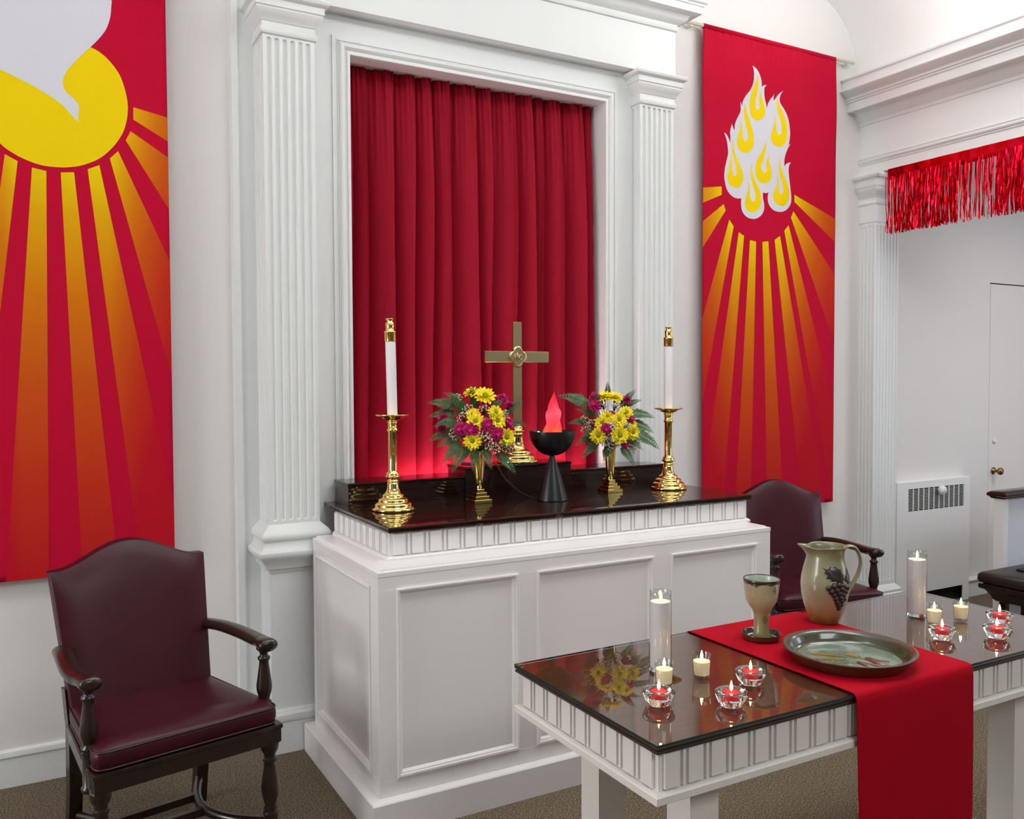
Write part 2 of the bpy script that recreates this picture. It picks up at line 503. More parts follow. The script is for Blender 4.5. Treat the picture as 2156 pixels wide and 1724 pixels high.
def spline(pts, n=6, closed=True, corner=75):
    """Catmull-Rom through 2-D points, keeping sharp tips"""
    P = [Vector((p[0], p[1])) for p in pts]; N = len(P); out = []
    def sharp(i):
        a = (P[i] - P[i - 1]); b = (P[(i + 1) % N] - P[i])
        if a.length < 1e-9 or b.length < 1e-9: return True
        return a.angle(b) > math.radians(corner)
    S = [sharp(i) for i in range(N)]
    def tan(i, d):
        if S[i]: return d * 0.3
        t = P[(i + 1) % N] - P[i - 1]
        return t.normalized() * min(d.length, t.length * 0.5) if t.length > 1e-9 else d
    for i in range(N if closed else N - 1):
        p1, p2 = P[i], P[(i + 1) % N]; d = p2 - p1
        m1, m2 = tan(i, d), tan((i + 1) % N, d)
        for k in range(n):
            t = k / n
            out.append(p1 * (2 * t ** 3 - 3 * t * t + 1) + m1 * (t ** 3 - 2 * t * t + t) + p2 * (3 * t * t - 2 * t ** 3) + m2 * (t ** 3 - t * t))
    return [(q.x, q.y) for q in out]
def interp_path(pts, n=6):
    P = [Vector(p) for p in pts]; out = []
    for i in range(len(P) - 1):
        p0 = P[max(i - 1, 0)]; p1 = P[i]; p2 = P[i + 1]; p3 = P[min(i + 2, len(P) - 1)]
        for k in range(n):
            t = k / n
            out.append(0.5 * ((2 * p1) + (p2 - p0) * t + (2 * p0 - 5 * p1 + 4 * p2 - p3) * t * t + (3 * p1 - p0 - 3 * p2 + p3) * t ** 3))
    out.append(P[-1]); return out

# ------------------------------------------------------------------ the room
ZCEIL = 4.03; XR = 4.812; XL = -0.844; YN = -7.0
structure('floor', B().add([(-4, 0, 0), (8.2, 0, 0), (8.2, -9, 0), (-4, -9, 0)], [(0, 1, 2, 3)]), 'carpet',
          label='brown and beige flecked loop carpet', cat='carpet')
structure('wall_back', B().box(-4, 8.2, 0, 0.12, 0, 4.1), 'wall_paint', label='warm white painted back wall', cat='wall')

# coved ceiling: flat in the middle, quarter-round along both sides
def cove():
    pts = [(XR, 3.46)]
    for k in range(17):
        a = k / 16 * PI / 2
        pts.append((4.30 + 0.48 * math.cos(a), 3.55 + 0.48 * math.sin(a)))
    for k in range(17):
        a = PI / 2 + k / 16 * PI / 2
        pts.append((-0.332 + 0.48 * math.cos(a), 3.55 + 0.48 * math.sin(a)))
    pts.append((XL, 3.46))
    b = B(); vs = []
    n = len(pts)
    for y in (0.0, YN):
        vs += [(x, y, z) for x, z in pts]
    for y in (YN, 0.0):
        vs += [(x, y, z + 0.06) for x, z in pts]
    fs = []
    for r in range(3):
        for i in range(n - 1): fs.append((r * n + i, r * n + i + 1, (r + 1) * n + i + 1, (r + 1) * n + i))
    b.add(vs, fs); return b
structure('ceiling', cove(), 'ceiling_paint', smooth=40, label='white coved ceiling washed with light', cat='ceiling')

# side walls: an opening under a full entablature, carried by a fluted pilaster in the corner
CORN = [(0, 3.235), (0.006, 3.238), (0.010, 3.246), (0.010, 3.256), (0.016, 3.262), (0.032, 3.272), (0.048, 3.290), (0.055, 3.302), (0.060, 3.308),
        (0.118, 3.311), (0.123, 3.315), (0.123, 3.368), (0.130, 3.370), (0.132, 3.380), (0.140, 3.384), (0.143, 3.396), (0.152, 3.404),
        (0.172, 3.412), (0.188, 3.424), (0.195, 3.430), (0.195, 3.438), (0.186, 3.442), (0.182, 3.450), (0.182, 3.490), (0.190, 3.498), (0.190, 3.508), (0.0, 3.508)]
ARCH = [(0, 2.978), (0.006, 2.982), (0.006, 2.990), (0.014, 2.994), (0.018, 3.002), (0.010, 3.008), (0.010, 3.014), (0.016, 3.020), (0.0, 3.024)]
def along_y(prof, x, sgn, y0, y1):
    b = B(); n = len(prof)
    vs = [(x + sgn * o, y0, z) for o, z in prof] + [(x + sgn * o, y1, z) for o, z in prof]
    fs = [(i, i + 1, n + i + 1, n + i) for i in range(n - 1)]
    fs += [tuple(range(n)), tuple(range(n, 2 * n)), (0, n, 2 * n - 1, n - 1)]
    return b.add(vs, fs)
CAPR = [(0, 2.606), (0.004, 2.608), (0.004, 2.718), (0.009, 2.720), (0.013, 2.729), (0.009, 2.739), (0.004, 2.743), (0.003, 2.762), (0.008, 2.768),
        (0.014, 2.780), (0.030, 2.796), (0.040, 2.812), (0.042, 2.824), (0.046, 2.828), (0.048, 2.832), (0.048, 2.872), (0.052, 2.876), (0.064, 2.882), (0.070, 2.895), (0.068, 2.908), (0.060, 2.916), (0, 2.918)]
BASER = [(0.05, 0.0), (0.05, 0.12), (0.04, 0.13), (0.045, 0.15), (0.038, 0.17), (0.028, 0.185), (0.03, 0.2), (0.018, 0.215), (0.0, 0.235)]
def side_wall(name, x, sgn, label):
    """sgn: direction from the wall towards the chancel"""
    far = x - sgn * 0.232
    w = structure(name, B().box(x, far, 0, YN, 2.918, 3.55), 'trim_paint', label=label, cat='wall')
    part(w, 'cornice', along_y(CORN, x, sgn, 0, YN), 'trim_paint', 30)
    part(w, 'architrave_moulding', along_y(ARCH, x, sgn, 0, YN), 'trim_paint', 30)
    for yf, yb in ((-0.125, 0.0), (-3.9, -3.6)):
        b = B()
        xa, xb = min(x, far), max(x, far)
        b.fluted((x, yb, 0), (0, -1, 0), (sgn, 0, 0), yb - yf, 0.235, 2.606, 4 if yb == 0 else 8, 0.006, 0.008, 0.7, 0.262, 2.585)
        b.fluted((xa, yf, 0), (1, 0, 0), (0, -1, 0), 0.232, 0.235, 2.606, 7, 0.006, 0.008, 0.7, 0.262, 2.585)
        b.add([(far, yf, 0.2), (far, yb, 0.2), (far, yb, 2.61), (far, yf, 2.61)], [(0, 1, 2, 3)])
        if yb < 0: b.add([(xa, yb, 0.2), (xb, yb, 0.2), (xb, yb, 2.61), (xa, yb, 2.61)], [(0, 1, 2, 3)])
        pl = part(w, 'pilaster_shaft', b, 'trim_paint', 30)
        b = B()
        if yb == 0: b.sweep3(xa, xb, yf, yb, CAPR)
        else: b.ring4(xa, xb, yf, yb, CAPR)
        part(w, 'capital', b, 'trim_paint', 30)
        b = B()
        if yb == 0: b.sweep3(xa, xb, yf, yb, BASER)
        else: b.ring4(xa, xb, yf, yb, BASER)
        part(w, 'pilaster_base', b, 'trim_paint', 30)
    return w
side_wall('wall_right', XR, -1, 'white entablature and fluted pilaster framing the side bay with the radiator')
side_wall('wall_left', XL, 1, 'white entablature over the opposite side bay')
structure('wall_side_bay_end', B().box(8.0, 8.1, 0, -9, 0, 4.1), 'wall_paint')
structure('ceiling_side_bay', B().box(XR + 0.232, 8.0, 0, YN, 3.0, 3.06), 'ceiling_paint')
structure('wall_far_left', B().box(-4.1, -4.0, 0, -9, 0, 4.1), 'wall_paint')
structure('ceiling_left_bay', B().box(-4.0, XL - 0.232, 0, YN, 3.0, 3.06), 'ceiling_paint')

def skirting(name, x0, x1, yw, h, capz, t=0.016, cap_t=0.022):
    b = B()
    prof = [(0, 0), (t, 0), (t, capz), (cap_t, capz + 0.002), (cap_t, capz + 0.008), (cap_t * 0.8, h - 0.006), (t * 0.5, h), (0, h)]
    n = len(prof)
    vs = [(x0, yw - o, z) for o, z in prof] + [(x1, yw - o, z) for o, z in prof]
    b.add(vs, [(i, i + 1, n + i + 1, n + i) for i in range(n - 1)] + [tuple(range(n)), tuple(range(n, 2 * n))])
    return structure(name, b, 'trim_paint', 30)
skirting('baseboard_left', -4, 0.80, 0, 0.147, 0.119)
skirting('baseboard_right', 3.19, XR, 0, 0.147, 0.119)
skirting('baseboard_side_bay', 5.945, 6.205, 0, 0.135, 0.118, 0.03, 0.045)

# flush door of the side bay
d = structure('door_1', B().bevbox(6.240, 7.10, -0.004, 0.0, 0.012, 2.288, 0.001), 'door_paint', label='flush white door with brass knob in the side bay', cat='door')
part(d, 'door_gap', B().box(6.236, 7.107, -0.003, 0.0, 2.2885, 2.296), 'black_void')
kb = B()
prof = [(0.0, 0.0), (0.026, 0.002), (0.027, 0.006), (0.012, 0.010), (0.009, 0.03), (0.014, 0.036), (0.025, 0.045), (0.028, 0.058), (0.022, 0.07), (0.0, 0.074)]
vs = []; seg = 20
for r, h in prof:
    for k in range(seg):
        a = 2 * PI * k / seg; vs.append((6.298 + r * math.cos(a), -0.004 - h, 0.905 + r * math.sin(a)))
kb.add(vs, [(i * seg + k, i * seg + (k + 1) % seg, (i + 1) * seg + (k + 1) % seg, (i + 1) * seg + k) for i in range(len(prof) - 1) for k in range(seg)])
part(d, 'door_knob', kb, 'old_brass', True)
kb = B(); vs = []
for r, h in [(0.0, 0.0), (0.016, 0.001), (0.016, 0.01), (0.012, 0.014), (0.0, 0.015)]:
    for k in range(16):
        a = 2 * PI * k / 16; vs.append((6.302 + r * math.cos(a), -0.004 - h, 1.124 + r * math.sin(a)))
kb.add(vs, [(i * 16 + k, i * 16 + (k + 1) % 16, (i + 1) * 16 + (k + 1) % 16, (i + 1) * 16 + k) for i in range(4) for k in range(16)])
part(d, 'lock_cover', kb, 'door_paint', True)

# ------------------------------------------------------------------ reredos
R0 = thing('reredos', (1.984, -0.12, 0), 'white panelled reredos with two fluted pilasters, frieze and cornice behind the altar', 'reredos')
CX = 1.984
for x0, x1, e0, e1 in ((0.80, 1.06, 0.80, 0.828), (2.91, 3.168, 3.14, 3.168)):
    p = part(R0, 'side_panel', B().box(x0, x1, -0.05, 0.0, 0, 3.60), 'trim_paint')
    part(p, 'edge_bead', B().bevbox(e0, e1, -0.058, -0.049, 0.19, 3.60, 0.003), 'trim_paint')
b = B()
PX0, PX1, NX0, NX1, NZ0, NZ1 = 1.05, 2.92, 1.291, 2.672, 1.03, 3.040
b.box(PX0, NX0, -0.15, 0, 0, 3.46).box(NX1, PX1, -0.15, 0, 0, 3.46).box(NX0, NX1, -0.15, 0, NZ1, 3.46).box(NX0, NX1, -0.15, 0, 0, NZ0)
part(R0, 'inner_panel', b, 'trim_paint')
# eared moulding round the curtain opening
FP = [(0, 0), (0, 0.010), (0.020, 0.011), (0.021, 0.018), (0.024, 0.019), (0.026, 0.014), (0.030, 0.020), (0.038, 0.027), (0.048, 0.027), (0.056, 0.020), (0.061, 0.013), (0.064, 0.013), (0.066, 0.019), (0.078, 0.020), (0.080, 0.016), (0.080, 0.0)]
b = B(); vs = []
ox0, ox1, oz1 = NX0 - 0.079, NX1 + 0.079, NZ1 + 0.079
for i, o in FP:
    vs += [(ox0 + i, -0.15 - o, 1.06), (ox0 + i, -0.15 - o, oz1 - i), (ox1 - i, -0.15 - o, oz1 - i), (ox1 - i, -0.15 - o, 1.06)]
fs = []
for i in range(len(FP) - 1):
    for k in range(3): fs.append((i * 4 + k, i * 4 + k + 1, i * 4 + k + 5, i * 4 + k + 4))
b.add(vs, fs)
part(R0, 'curtain_frame', b, 'trim_paint', 25)
CAPP = [(0, 3.044), (0.008, 3.047), (0.012, 3.057), (0.011, 3.068), (0.006, 3.073), (0.004, 3.077), (0.004, 3.096), (0.008, 3.099), (0.011, 3.108), (0.020, 3.120),
        (0.029, 3.132), (0.032, 3.142), (0.030, 3.149), (0.036, 3.152), (0.036, 3.180), (0.044, 3.182), (0.054, 3.189), (0.057, 3.199), (0.053, 3.207), (0, 3.213)]
BASP = [(0, 0.776), (0.003, 0.782), (0.004, 0.792), (0.016, 0.797), (0.019, 0.803), (0.020, 0.812), (0.030, 0.828), (0.040, 0.842), (0.049, 0.851), (0.054, 0.862), (0.053, 0.873), (0.046, 0.881),
        (0.039, 0.884), (0.034, 0.892), (0.030, 0.904), (0.029, 0.916), (0.034, 0.920), (0.039, 0.930), (0.039, 0.941), (0.034, 0.950), (0.030, 0.957), (0.0, 0.986)]
for x0, x1 in ((0.896, 1.115), (2.853, 3.076)):
    p = part(R0, 'pilaster', B().fluted((x0, -0.22, 0), (1, 0, 0), (0, -1, 0), x1 - x0, 0.986, 3.05, 6, 0.0085, 0.010, 0.66, 1.0, 3.034)
             .fluted((x0, -0.05, 0), (0, -1, 0), (-1, 0, 0), 0.17, 0.986, 3.05, 4, 0.0085, 0.012, 0.66, 1.0, 3.034)
             .fluted((x1, -0.22, 0), (0, 1, 0), (1, 0, 0), 0.17, 0.986, 3.05, 4, 0.0085, 0.012, 0.66, 1.0, 3.034), 'trim_paint', 30)
    part(p, 'capital', B().sweep3(x0, x1, -0.22, -0.05, CAPP), 'trim_paint', 30)
    part(p, 'base_moulding', B().sweep3(x0, x1, -0.22, -0.05, BASP), 'trim_paint', 30)
    part(p, 'pedestal', B().box(x0 + 0.002, x1, -0.218, -0.05, 0, 0.78), 'trim_paint')
part(R0, 'frieze', B().box(0.888, 3.084, -0.226, -0.05, 3.213, 3.47), 'trim_paint')
CORP = [(0, 3.450), (0.009, 3.454), (0.013, 3.464), (0.011, 3.474), (0.006, 3.479), (0.008, 3.486), (0.020, 3.492), (0.036, 3.500), (0.046, 3.510), (0.050, 3.520), (0.056, 3.527), (0.100, 3.531),
        (0.100, 3.566), (0.106, 3.568), (0.110, 3.576), (0.122, 3.582), (0.124, 3.592), (0.124, 3.600), (0, 3.602)]
part(R0, 'cornice', B().sweep3(0.888, 3.084, -0.226, 0.0, CORP), 'trim_paint', 30)
# skirting along the foot of the reredos
def front_board(x0, x1, yf, yb, h, capz):
    return B().sweep3(x0, x1, yf, yb, [(0.016, 0), (0.016, capz - 0.006), (0.012, capz), (0.020, capz + 0.004), (0.024, capz + 0.016), (0.022, capz + 0.034), (0.012, h - 0.008), (0.010, h - 0.002), (0.0, h)])
part(R0, 'skirting', front_board(0.90, 3.07, -0.219, -0.05, 0.186, 0.133), 'trim_paint', 30)
part(R0, 'side_skirting', front_board(0.80, 3.168, -0.05, 0.0, 0.186, 0.133), 'trim_paint', 30)

# ------------------------------------------------------------------ curtain in the niche
def curtain():
    # crests of the folds along the rail, in metres
    ridges = [1.316, 1.389, 1.526, 1.629, 1.722, 1.812, 1.967, 2.041, 2.173, 2.287, 2.338, 2.453, 2.592, 2.655]
    x0, x1, z0, z1 = NX0 + 0.002, NX1 - 0.002, 1.047, NZ1 - 0.001
    nx, nz = 760, 72
    rnd = random.Random(5)
    lean = [rnd.uniform(-0.5, 1.0) for _ in range(40)]
    am = [rnd.uniform(0.8, 1.1) for _ in range(40)]
    mid = [rnd.uniform(0.35, 0.65) for _ in range(40)]
    def fold(x, z):
        t = (z - z0) / (z1 - z0)
        i = 0
        xs = x
        def rx(i):
            if i < 0: return x0 - 0.05
            if i >= len(ridges): return x1 + 0.05
            return ridges[i] - 0.026 * lean[i] * (0.5 - t) + 0.005 * math.sin(3 * z + i * 1.7)
        while i < len(ridges) and rx(i) < xs: i += 1
        a, c = rx(i - 1), rx(i)
        u = min(1, max(0, (xs - a) / max(1e-4, c - a)))
        # crest drops steeply, then the cloth swells slowly up to the next crest
        cut = 0.13
        if u < cut: h = 0.5 + 0.5 * math.cos(PI * u / cut)
        else:
            q = (u - cut) / (1 - cut); h = 1 - (1 - q) ** 1.8
        amp = 0.088 * am[i] * min(1.0, 0.3 + (c - a) / 0.13)
        g = max(0.0, (t - 0.62) / 0.38)
        y = amp * h * (1 - 0.55 * g * g)
        # side pleats pinched in by the heading tape, dying out downward
        q = max(0.0, (t - 0.72) / 0.28) ** 1.5
        y += 0.013 * q * (0.5 + 0.5 * math.sin(x * 105 + 2.2 * math.sin(x * 17))) + 0.005 * q * math.sin(x * 290 + 1.3)
        y += 0.0012 * math.sin(40 * x + 3 * z) * (1 - q)
        return -0.018 - y
    b = B(); vs = []
    for j in range(nz + 1):
        z = z0 + (z1 - z0) * (1 - (1 - j / nz) ** 1.35)
        for i in range(nx + 1):
            x = x0 + (x1 - x0) * i / nx
            vs.append((x, max(-0.112, fold(x, z)), z))
    fs = []
    for j in range(nz):
        for i in range(nx):
            a = j * (nx + 1) + i; fs.append((a, a + 1, a + nx + 2, a + nx + 1))
    return b.add(vs, fs)
o = link('curtain', curtain().mesh('curtain', 'curtain_velvet', True, (1.98, -0.05, 1.045), recalc=False), None, (1.98, -0.05, 1.045))
tag(o, 'gathered crimson velvet curtain hanging in the frame of the reredos', 'curtain')
part(R0, 'niche_back', B().box(NX0, NX1, -0.012, -0.002, NZ0, NZ1), 'trim_paint')

# hidden strip lamp washing the foot of the curtain
t = thing('strip_lamp', (1.96, -0.128, 1.03), 'slim strip lamp glowing behind the dark altar shelf at the foot of the curtain', 'lamp')
part(t, 'lamp_body', B().box(1.45, 2.50, -0.146, -0.112, 1.031, 1.045), 'trim_paint')
part(t, 'lamp_tube', B().tube([(1.47, -0.132, 1.056), (2.48, -0.132, 1.056)], 0.010, 10), 'niche_tube', True)

# ------------------------------------------------------------------ altar
A = thing('altar', (2.005, -0.65, 0), 'white panelled wooden altar with fluted frieze and dark polished top', 'altar')
AX0, AX1, AY0, AY1 = 1.067, 2.944, -1.065, -0.277
part(A, 'plinth', B().sweep3(1.067, 2.944, -1.065, -0.245, [(0.038, 0.0), (0.038, 0.114), (0.034, 0.119), (0.0, 0.121)]), 'altar_paint')
part(A, 'carcass', B().box(AX0 + 0.012, AX1 - 0.012, AY0 + 0.012, AY1, 0.12, 0.91), 'altar_paint')
fx = [(1.134, 1.631), (1.711, 2.279), (2.369, 2.865)]
PZ0, PZ1 = 0.182, 0.863
b = lambda *a: B().bevbox(*a, 0.0012)
for x0, x1 in ((AX0, fx[0][0]), (fx[0][1], fx[1][0]), (fx[1][1], fx[2][0]), (fx[2][1], AX1)):
    part(A, 'stile', b(x0, x1, AY0, AY0 + 0.02, PZ0, PZ1), 'altar_paint')
part(A, 'rail', b(AX0, AX1, AY0, AY0 + 0.02, PZ1, 0.908), 'altar_paint')
part(A, 'rail', b(AX0, AX1, AY0, AY0 + 0.02, 0.121, PZ0), 'altar_paint')
MP = [(0, 0), (0.0, 0.016), (0.004, 0.018), (0.010, 0.017), (0.012, 0.011), (0.016, 0.010), (0.022, 0.004), (0.024, 0.0)]
for x0, x1 in fx:
    p = part(A, 'panel', B().box(x0 + 0.001, x1 - 0.001, AY0 + 0.010, AY0 + 0.014, PZ0 + 0.001, PZ1 - 0.001), 'altar_paint')
    part(p, 'panel_moulding', B().panel_mould((x0, AY0 + 0.010, PZ0), (1, 0, 0), (0, 0, 1), (0, -1, 0), x1 - x0, PZ1 - PZ0, MP), 'altar_paint', 30)
for xs, sg in ((AX0, -1), (AX1, 1)):
    xi = xs - sg * 0.018
    part(A, 'stile', b(min(xs, xi), max(xs, xi), AY0 + 0.02, -0.988, PZ0, PZ1), 'altar_paint')
    part(A, 'stile', b(min(xs, xi), max(xs, xi), -0.332, AY1, PZ0, PZ1), 'altar_paint')
    part(A, 'rail', b(min(xs, xi), max(xs, xi), AY0 + 0.02, AY1, PZ1, 0.908), 'altar_paint')
    part(A, 'rail', b(min(xs, xi), max(xs, xi), AY0 + 0.02, AY1, 0.121, PZ0), 'altar_paint')
    xp = xs - sg * 0.010
    p = part(A, 'panel', B().box(min(xp, xp - sg * 0.004), max(xp, xp - sg * 0.004), -0.987, -0.333, PZ0 + 0.001, PZ1 - 0.001), 'altar_paint')
    part(p, 'panel_moulding', B().panel_mould((xp, -0.988, PZ0), (0, 1, 0), (0, 0, 1), (sg, 0, 0), 0.656, PZ1 - PZ0, MP), 'altar_paint', 30)
part(A, 'ledge', B().sweep3(AX0, AX1, AY0, AY1, [(0, 0.906), (0.0015, 0.908), (0.0015, 0.923), (0, 0.925), (-0.014, 0.9255), (-0.0145, 0.931), (-0.02, 0.932)]), 'altar_paint')
FX0, FX1, FY0 = 1.166, 2.938, -0.920
part(A, 'frieze_foot', B().sweep3(FX0, FX1, FY0, AY1, [(0.013, 0.931), (0.013, 0.940), (0.009, 0.944), (0.003, 0.948), (0, 0.948)]), 'altar_paint')
part(A, 'frieze_core', B().box(FX0, FX1, FY0, AY1, 0.93, 1.037), 'altar_paint')
def frieze(parent, runs, z0, z1, pitch, matname, slab=0.62, fil=0.115, th=0.0085):
    """upright blocks and thin fillets standing proud of the frieze; runs: start, end, normal"""
    px = Vector(parent.location)
    cache = {}
    for (sx, sy), (ex, ey), (nx, ny) in runs:
        L = math.hypot(ex - sx, ey - sy); n = max(1, round(L / pitch)); pt = L / n
        ux, uy = (ex - sx) / L, (ey - sy) / L
        for i in range(n):
            for nmq, w, off in (('frieze_block', slab * pt, 0.5), ('frieze_fillet', fil * pt, 0.0)):
                if off == 0 and i == 0: continue
                c = pt * (i + off)
                key = (nmq, round(w, 4), ux)
                if key not in cache:
                    bb = B(); h = z1 - z0
                    if abs(ux) > 0.5: bb.bevbox(-w / 2, w / 2, -th, th, 0, h, 0.0018)
                    else: bb.bevbox(-th, th, -w / 2, w / 2, 0, h, 0.0018)
                    cache[key] = bb.mesh(nmq, matname)
                link(nmq, cache[key], parent, Vector((sx + ux * c, sy + uy * c, z0)) - px)
frieze(A, [((FX0, FY0), (FX1, FY0), (0, -1)), ((FX0, AY1), (FX0, FY0), (-1, 0)), ((FX1, AY1), (FX1, FY0), (1, 0))], 0.951, 1.030, 0.074, 'altar_paint')
part(A, 'table_top', B().box(1.156, 2.850, -0.227, -0.152, 1.040, 1.058).sweep3(1.156, 2.947, -0.941, -0.2265, [(0.0, 1.037), (0.0, 1.044), (-0.003, 1.046), (-0.003, 1.0475), (0.002, 1.049), (0.003, 1.054), (0.001, 1.0575), (-0.002, 1.058)]), 'altar_wood')

G = thing('altar_shelf', (2.05, -0.27, 1.058), 'dark polished wooden shelf with raised centre step at the back of the altar', 'shelf')
part(G, 'shelf_riser', B().box(1.200, 2.850, -0.355, -0.172, 1.0585, 1.144).box(2.850, 2.900, -0.355, -0.224, 1.0585, 1.144), 'altar_wood')
part(G, 'shelf_top', B().box(1.198, 2.850, -0.225, -0.168, 1.141, 1.158).sweep3(1.198, 2.902, -0.357, -0.2245, [(0, 1.140), (0.002, 1.143), (-0.001, 1.146), (0.0, 1.149), (0.003, 1.152), (0.001, 1.157), (-0.002, 1.158)]), 'altar_wood')
part(G, 'centre_step', B().box(1.752, 2.322, -0.364, -0.176, 1.0585, 1.186), 'altar_wood')
part(G, 'step_top', B().sweep3(1.750, 2.324, -0.366, -0.174, [(0, 1.183), (0.002, 1.185), (-0.001, 1.188), (0.0, 1.190), (0.003, 1.193), (0.001, 1.198), (-0.002, 1.199)]), 'altar_wood')

# ------------------------------------------------------------------ communion table
T = thing('communion_table', (2.105, -2.095, 0), 'white communion table on square legs with fluted apron and dark wooden top', 'table')
TX0, TX1, TY0, TY1 = 1.222, 2.988, -2.418, -1.772
for x0 in (1.395, 2.724):
    for y0 in (-2.328, -1.940):
        part(T, 'leg', B().bevbox(x0, x0 + 0.091, y0, y0 + 0.088, 0.05, 0.65, 0.002), 'table_paint')
for x0 in (1.325, 2.645):
    part(T, 'foot', B().bevbox(x0, x0 + 0.24, -2.39, -1.80, 0.0, 0.052, 0.004), 'table_paint')
part(T, 'apron_moulding', B().ring4(TX0 + 0.004, TX1 - 0.004, TY0 + 0.004, TY1 - 0.004, [(0.006, 0.640), (0.008, 0.642), (0.008, 0.658), (0.005, 0.661), (-0.004, 0.663)]), 'table_paint')
part(T, 'apron', B().box(TX0 + 0.016, TX1 - 0.016, TY0 + 0.016, TY1 - 0.016, 0.645, 0.757), 'table_paint')
a0, a1, c0, c1 = TX0 + 0.016, TX1 - 0.016, TY0 + 0.016, TY1 - 0.016
frieze(T, [((a0, c0), (a1, c0), (0, -1)), ((a0, c1), (a0, c0), (-1, 0)), ((a1, c1), (a1, c0), (1, 0)), ((a0, c1), (a1, c1), (0, 1))], 0.667, 0.751, 0.0705, 'table_paint')
part(T, 'table_top', B().ring4(TX0, TX1, TY0, TY1, [(-0.004, 0.7555), (0.001, 0.758), (0.002, 0.762), (-0.001, 0.7645), (-0.001, 0.766), (0.002, 0.768), (0.003, 0.771), (0.001, 0.7735), (-0.002, 0.774)]), 'table_wood')
part(T, 'top_edge', B().ring4(TX0 + 0.0005, TX1 - 0.0005, TY0 + 0.0005, TY1 - 0.0005, [(-0.004, 0.7550), (0.0015, 0.7575), (0.003, 0.762), (0.0, 0.7645), (0.0, 0.766), (0.003, 0.768), (0.004, 0.771), (0.002, 0.7738)]), 'edge_wood')
gl = thing('glass_sheet', (2.105, -2.095, 0.7745), 'clear glass sheet with green edge covering the communion table top', 'glass')
part(gl, 'pane', B().box(TX0 - 0.003, TX1 + 0.003, TY0 - 0.003, TY1 + 0.003, 0.7746, 0.7800), 'sheet_glass')
b = B()
e0, e1, g0, g1 = TX0 - 0.0034, TX1 + 0.0034, TY0 - 0.0034, TY1 + 0.0034
b.add([(e0, g0, 0.7747), (e1, g0, 0.7747), (e1, g1, 0.7747), (e0, g1, 0.7747), (e0, g0, 0.7799), (e1, g0, 0.7799), (e1, g1, 0.7799), (e0, g1, 0.7799)],
      [(0, 1, 5, 4), (1, 2, 6, 5), (2, 3, 7, 6), (3, 0, 4, 7)])
part(gl, 'polished_edge', b, 'glass_edge')

# red runner across the table, falling over the front
def runner():
    x0, x1 = 1.862, 2.346
    ye = TY0 - 0.0075; yk = TY1 + 0.007; zt = 0.7828
    path = [(yk + 0.006, 0.42), (yk + 0.004, 0.70), (yk + 0.003, 0.765), (yk - 0.001, 0.779), (yk - 0.012, zt)]
    n = 20
    for i in range(1, n): path.append((yk - 0.012 + (ye + 0.012 - yk + 0.012) * i / n, zt))
    path += [(ye + 0.012, zt), (ye + 0.004, zt - 0.002), (ye - 0.002, zt - 0.008), (ye - 0.005, 0.755), (ye - 0.006, 0.70)]
    for i in range(1, 14): path.append((ye - 0.006 - 0.006 * math.sin(i / 13 * 2.2), 0.70 - 0.60 * i / 13))
    b = B(); vs = []; nx = 24
    th = 0.0022
    for layer in (0, 1):
        for k, (y, z) in enumerate(path):
            p0 = path[max(k - 1, 0)]; p1 = path[min(k + 1, len(path) - 1)]
            dy, dz = p1[0] - p0[0], p1[1] - p0[1]; l = math.hypot(dy, dz)
            ny, nz = -dz / l, dy / l     # outward
            if nz < 0 and abs(dz) < abs(dy): ny, nz = -ny, -nz
            drop = max(0, 0.70 - z) if y < -2.3 else 0
            for i in range(nx + 1):
                u = i / nx
                x = x0 + (x1 - x0) * u + (0.006 * drop / 0.6 if u < 0.5 else -0.012 * drop / 0.6) * abs(2 * u - 1)
                w = 0.005 * drop * math.sin(7 * u + 0.6) + 0.003 * drop * math.sin(17 * u)
                s = 1 if layer == 0 else 0
                yy = y - w - (th * s if y < -2.3 and abs(dz) > abs(dy) else 0) + (th * s if y > -1.9 and abs(dz) > abs(dy) else 0)
                zz = z + (th * s if abs(dz) <= abs(dy) else 0)
                vs.append((x, yy, zz))
    P = len(path); W = nx + 1; fs = []
    for l in (0, 1):
        for k in range(P - 1):
            for i in range(nx):
                a = l * P * W + k * W + i; fs.append((a, a + 1, a + W + 1, a + W))
    off = P * W
    for k in range(P - 1):
        for i in (0, nx):
            a = k * W + i; fs.append((a, a + W, a + W + off, a + off))
    for k in (0, P - 1):
        for i in range(nx):
            a = k * W + i; fs.append((a, a + 1, a + 1 + off, a + off))
    return b.add(vs, fs)
o = link('table_runner', runner().mesh('table_runner', 'runner_cloth', 50, (2.104, -2.095, 0.78)), None, (2.104, -2.095, 0.78))
tag(o, 'plain red cloth runner lying across the communion table and hanging down its front', 'cloth')

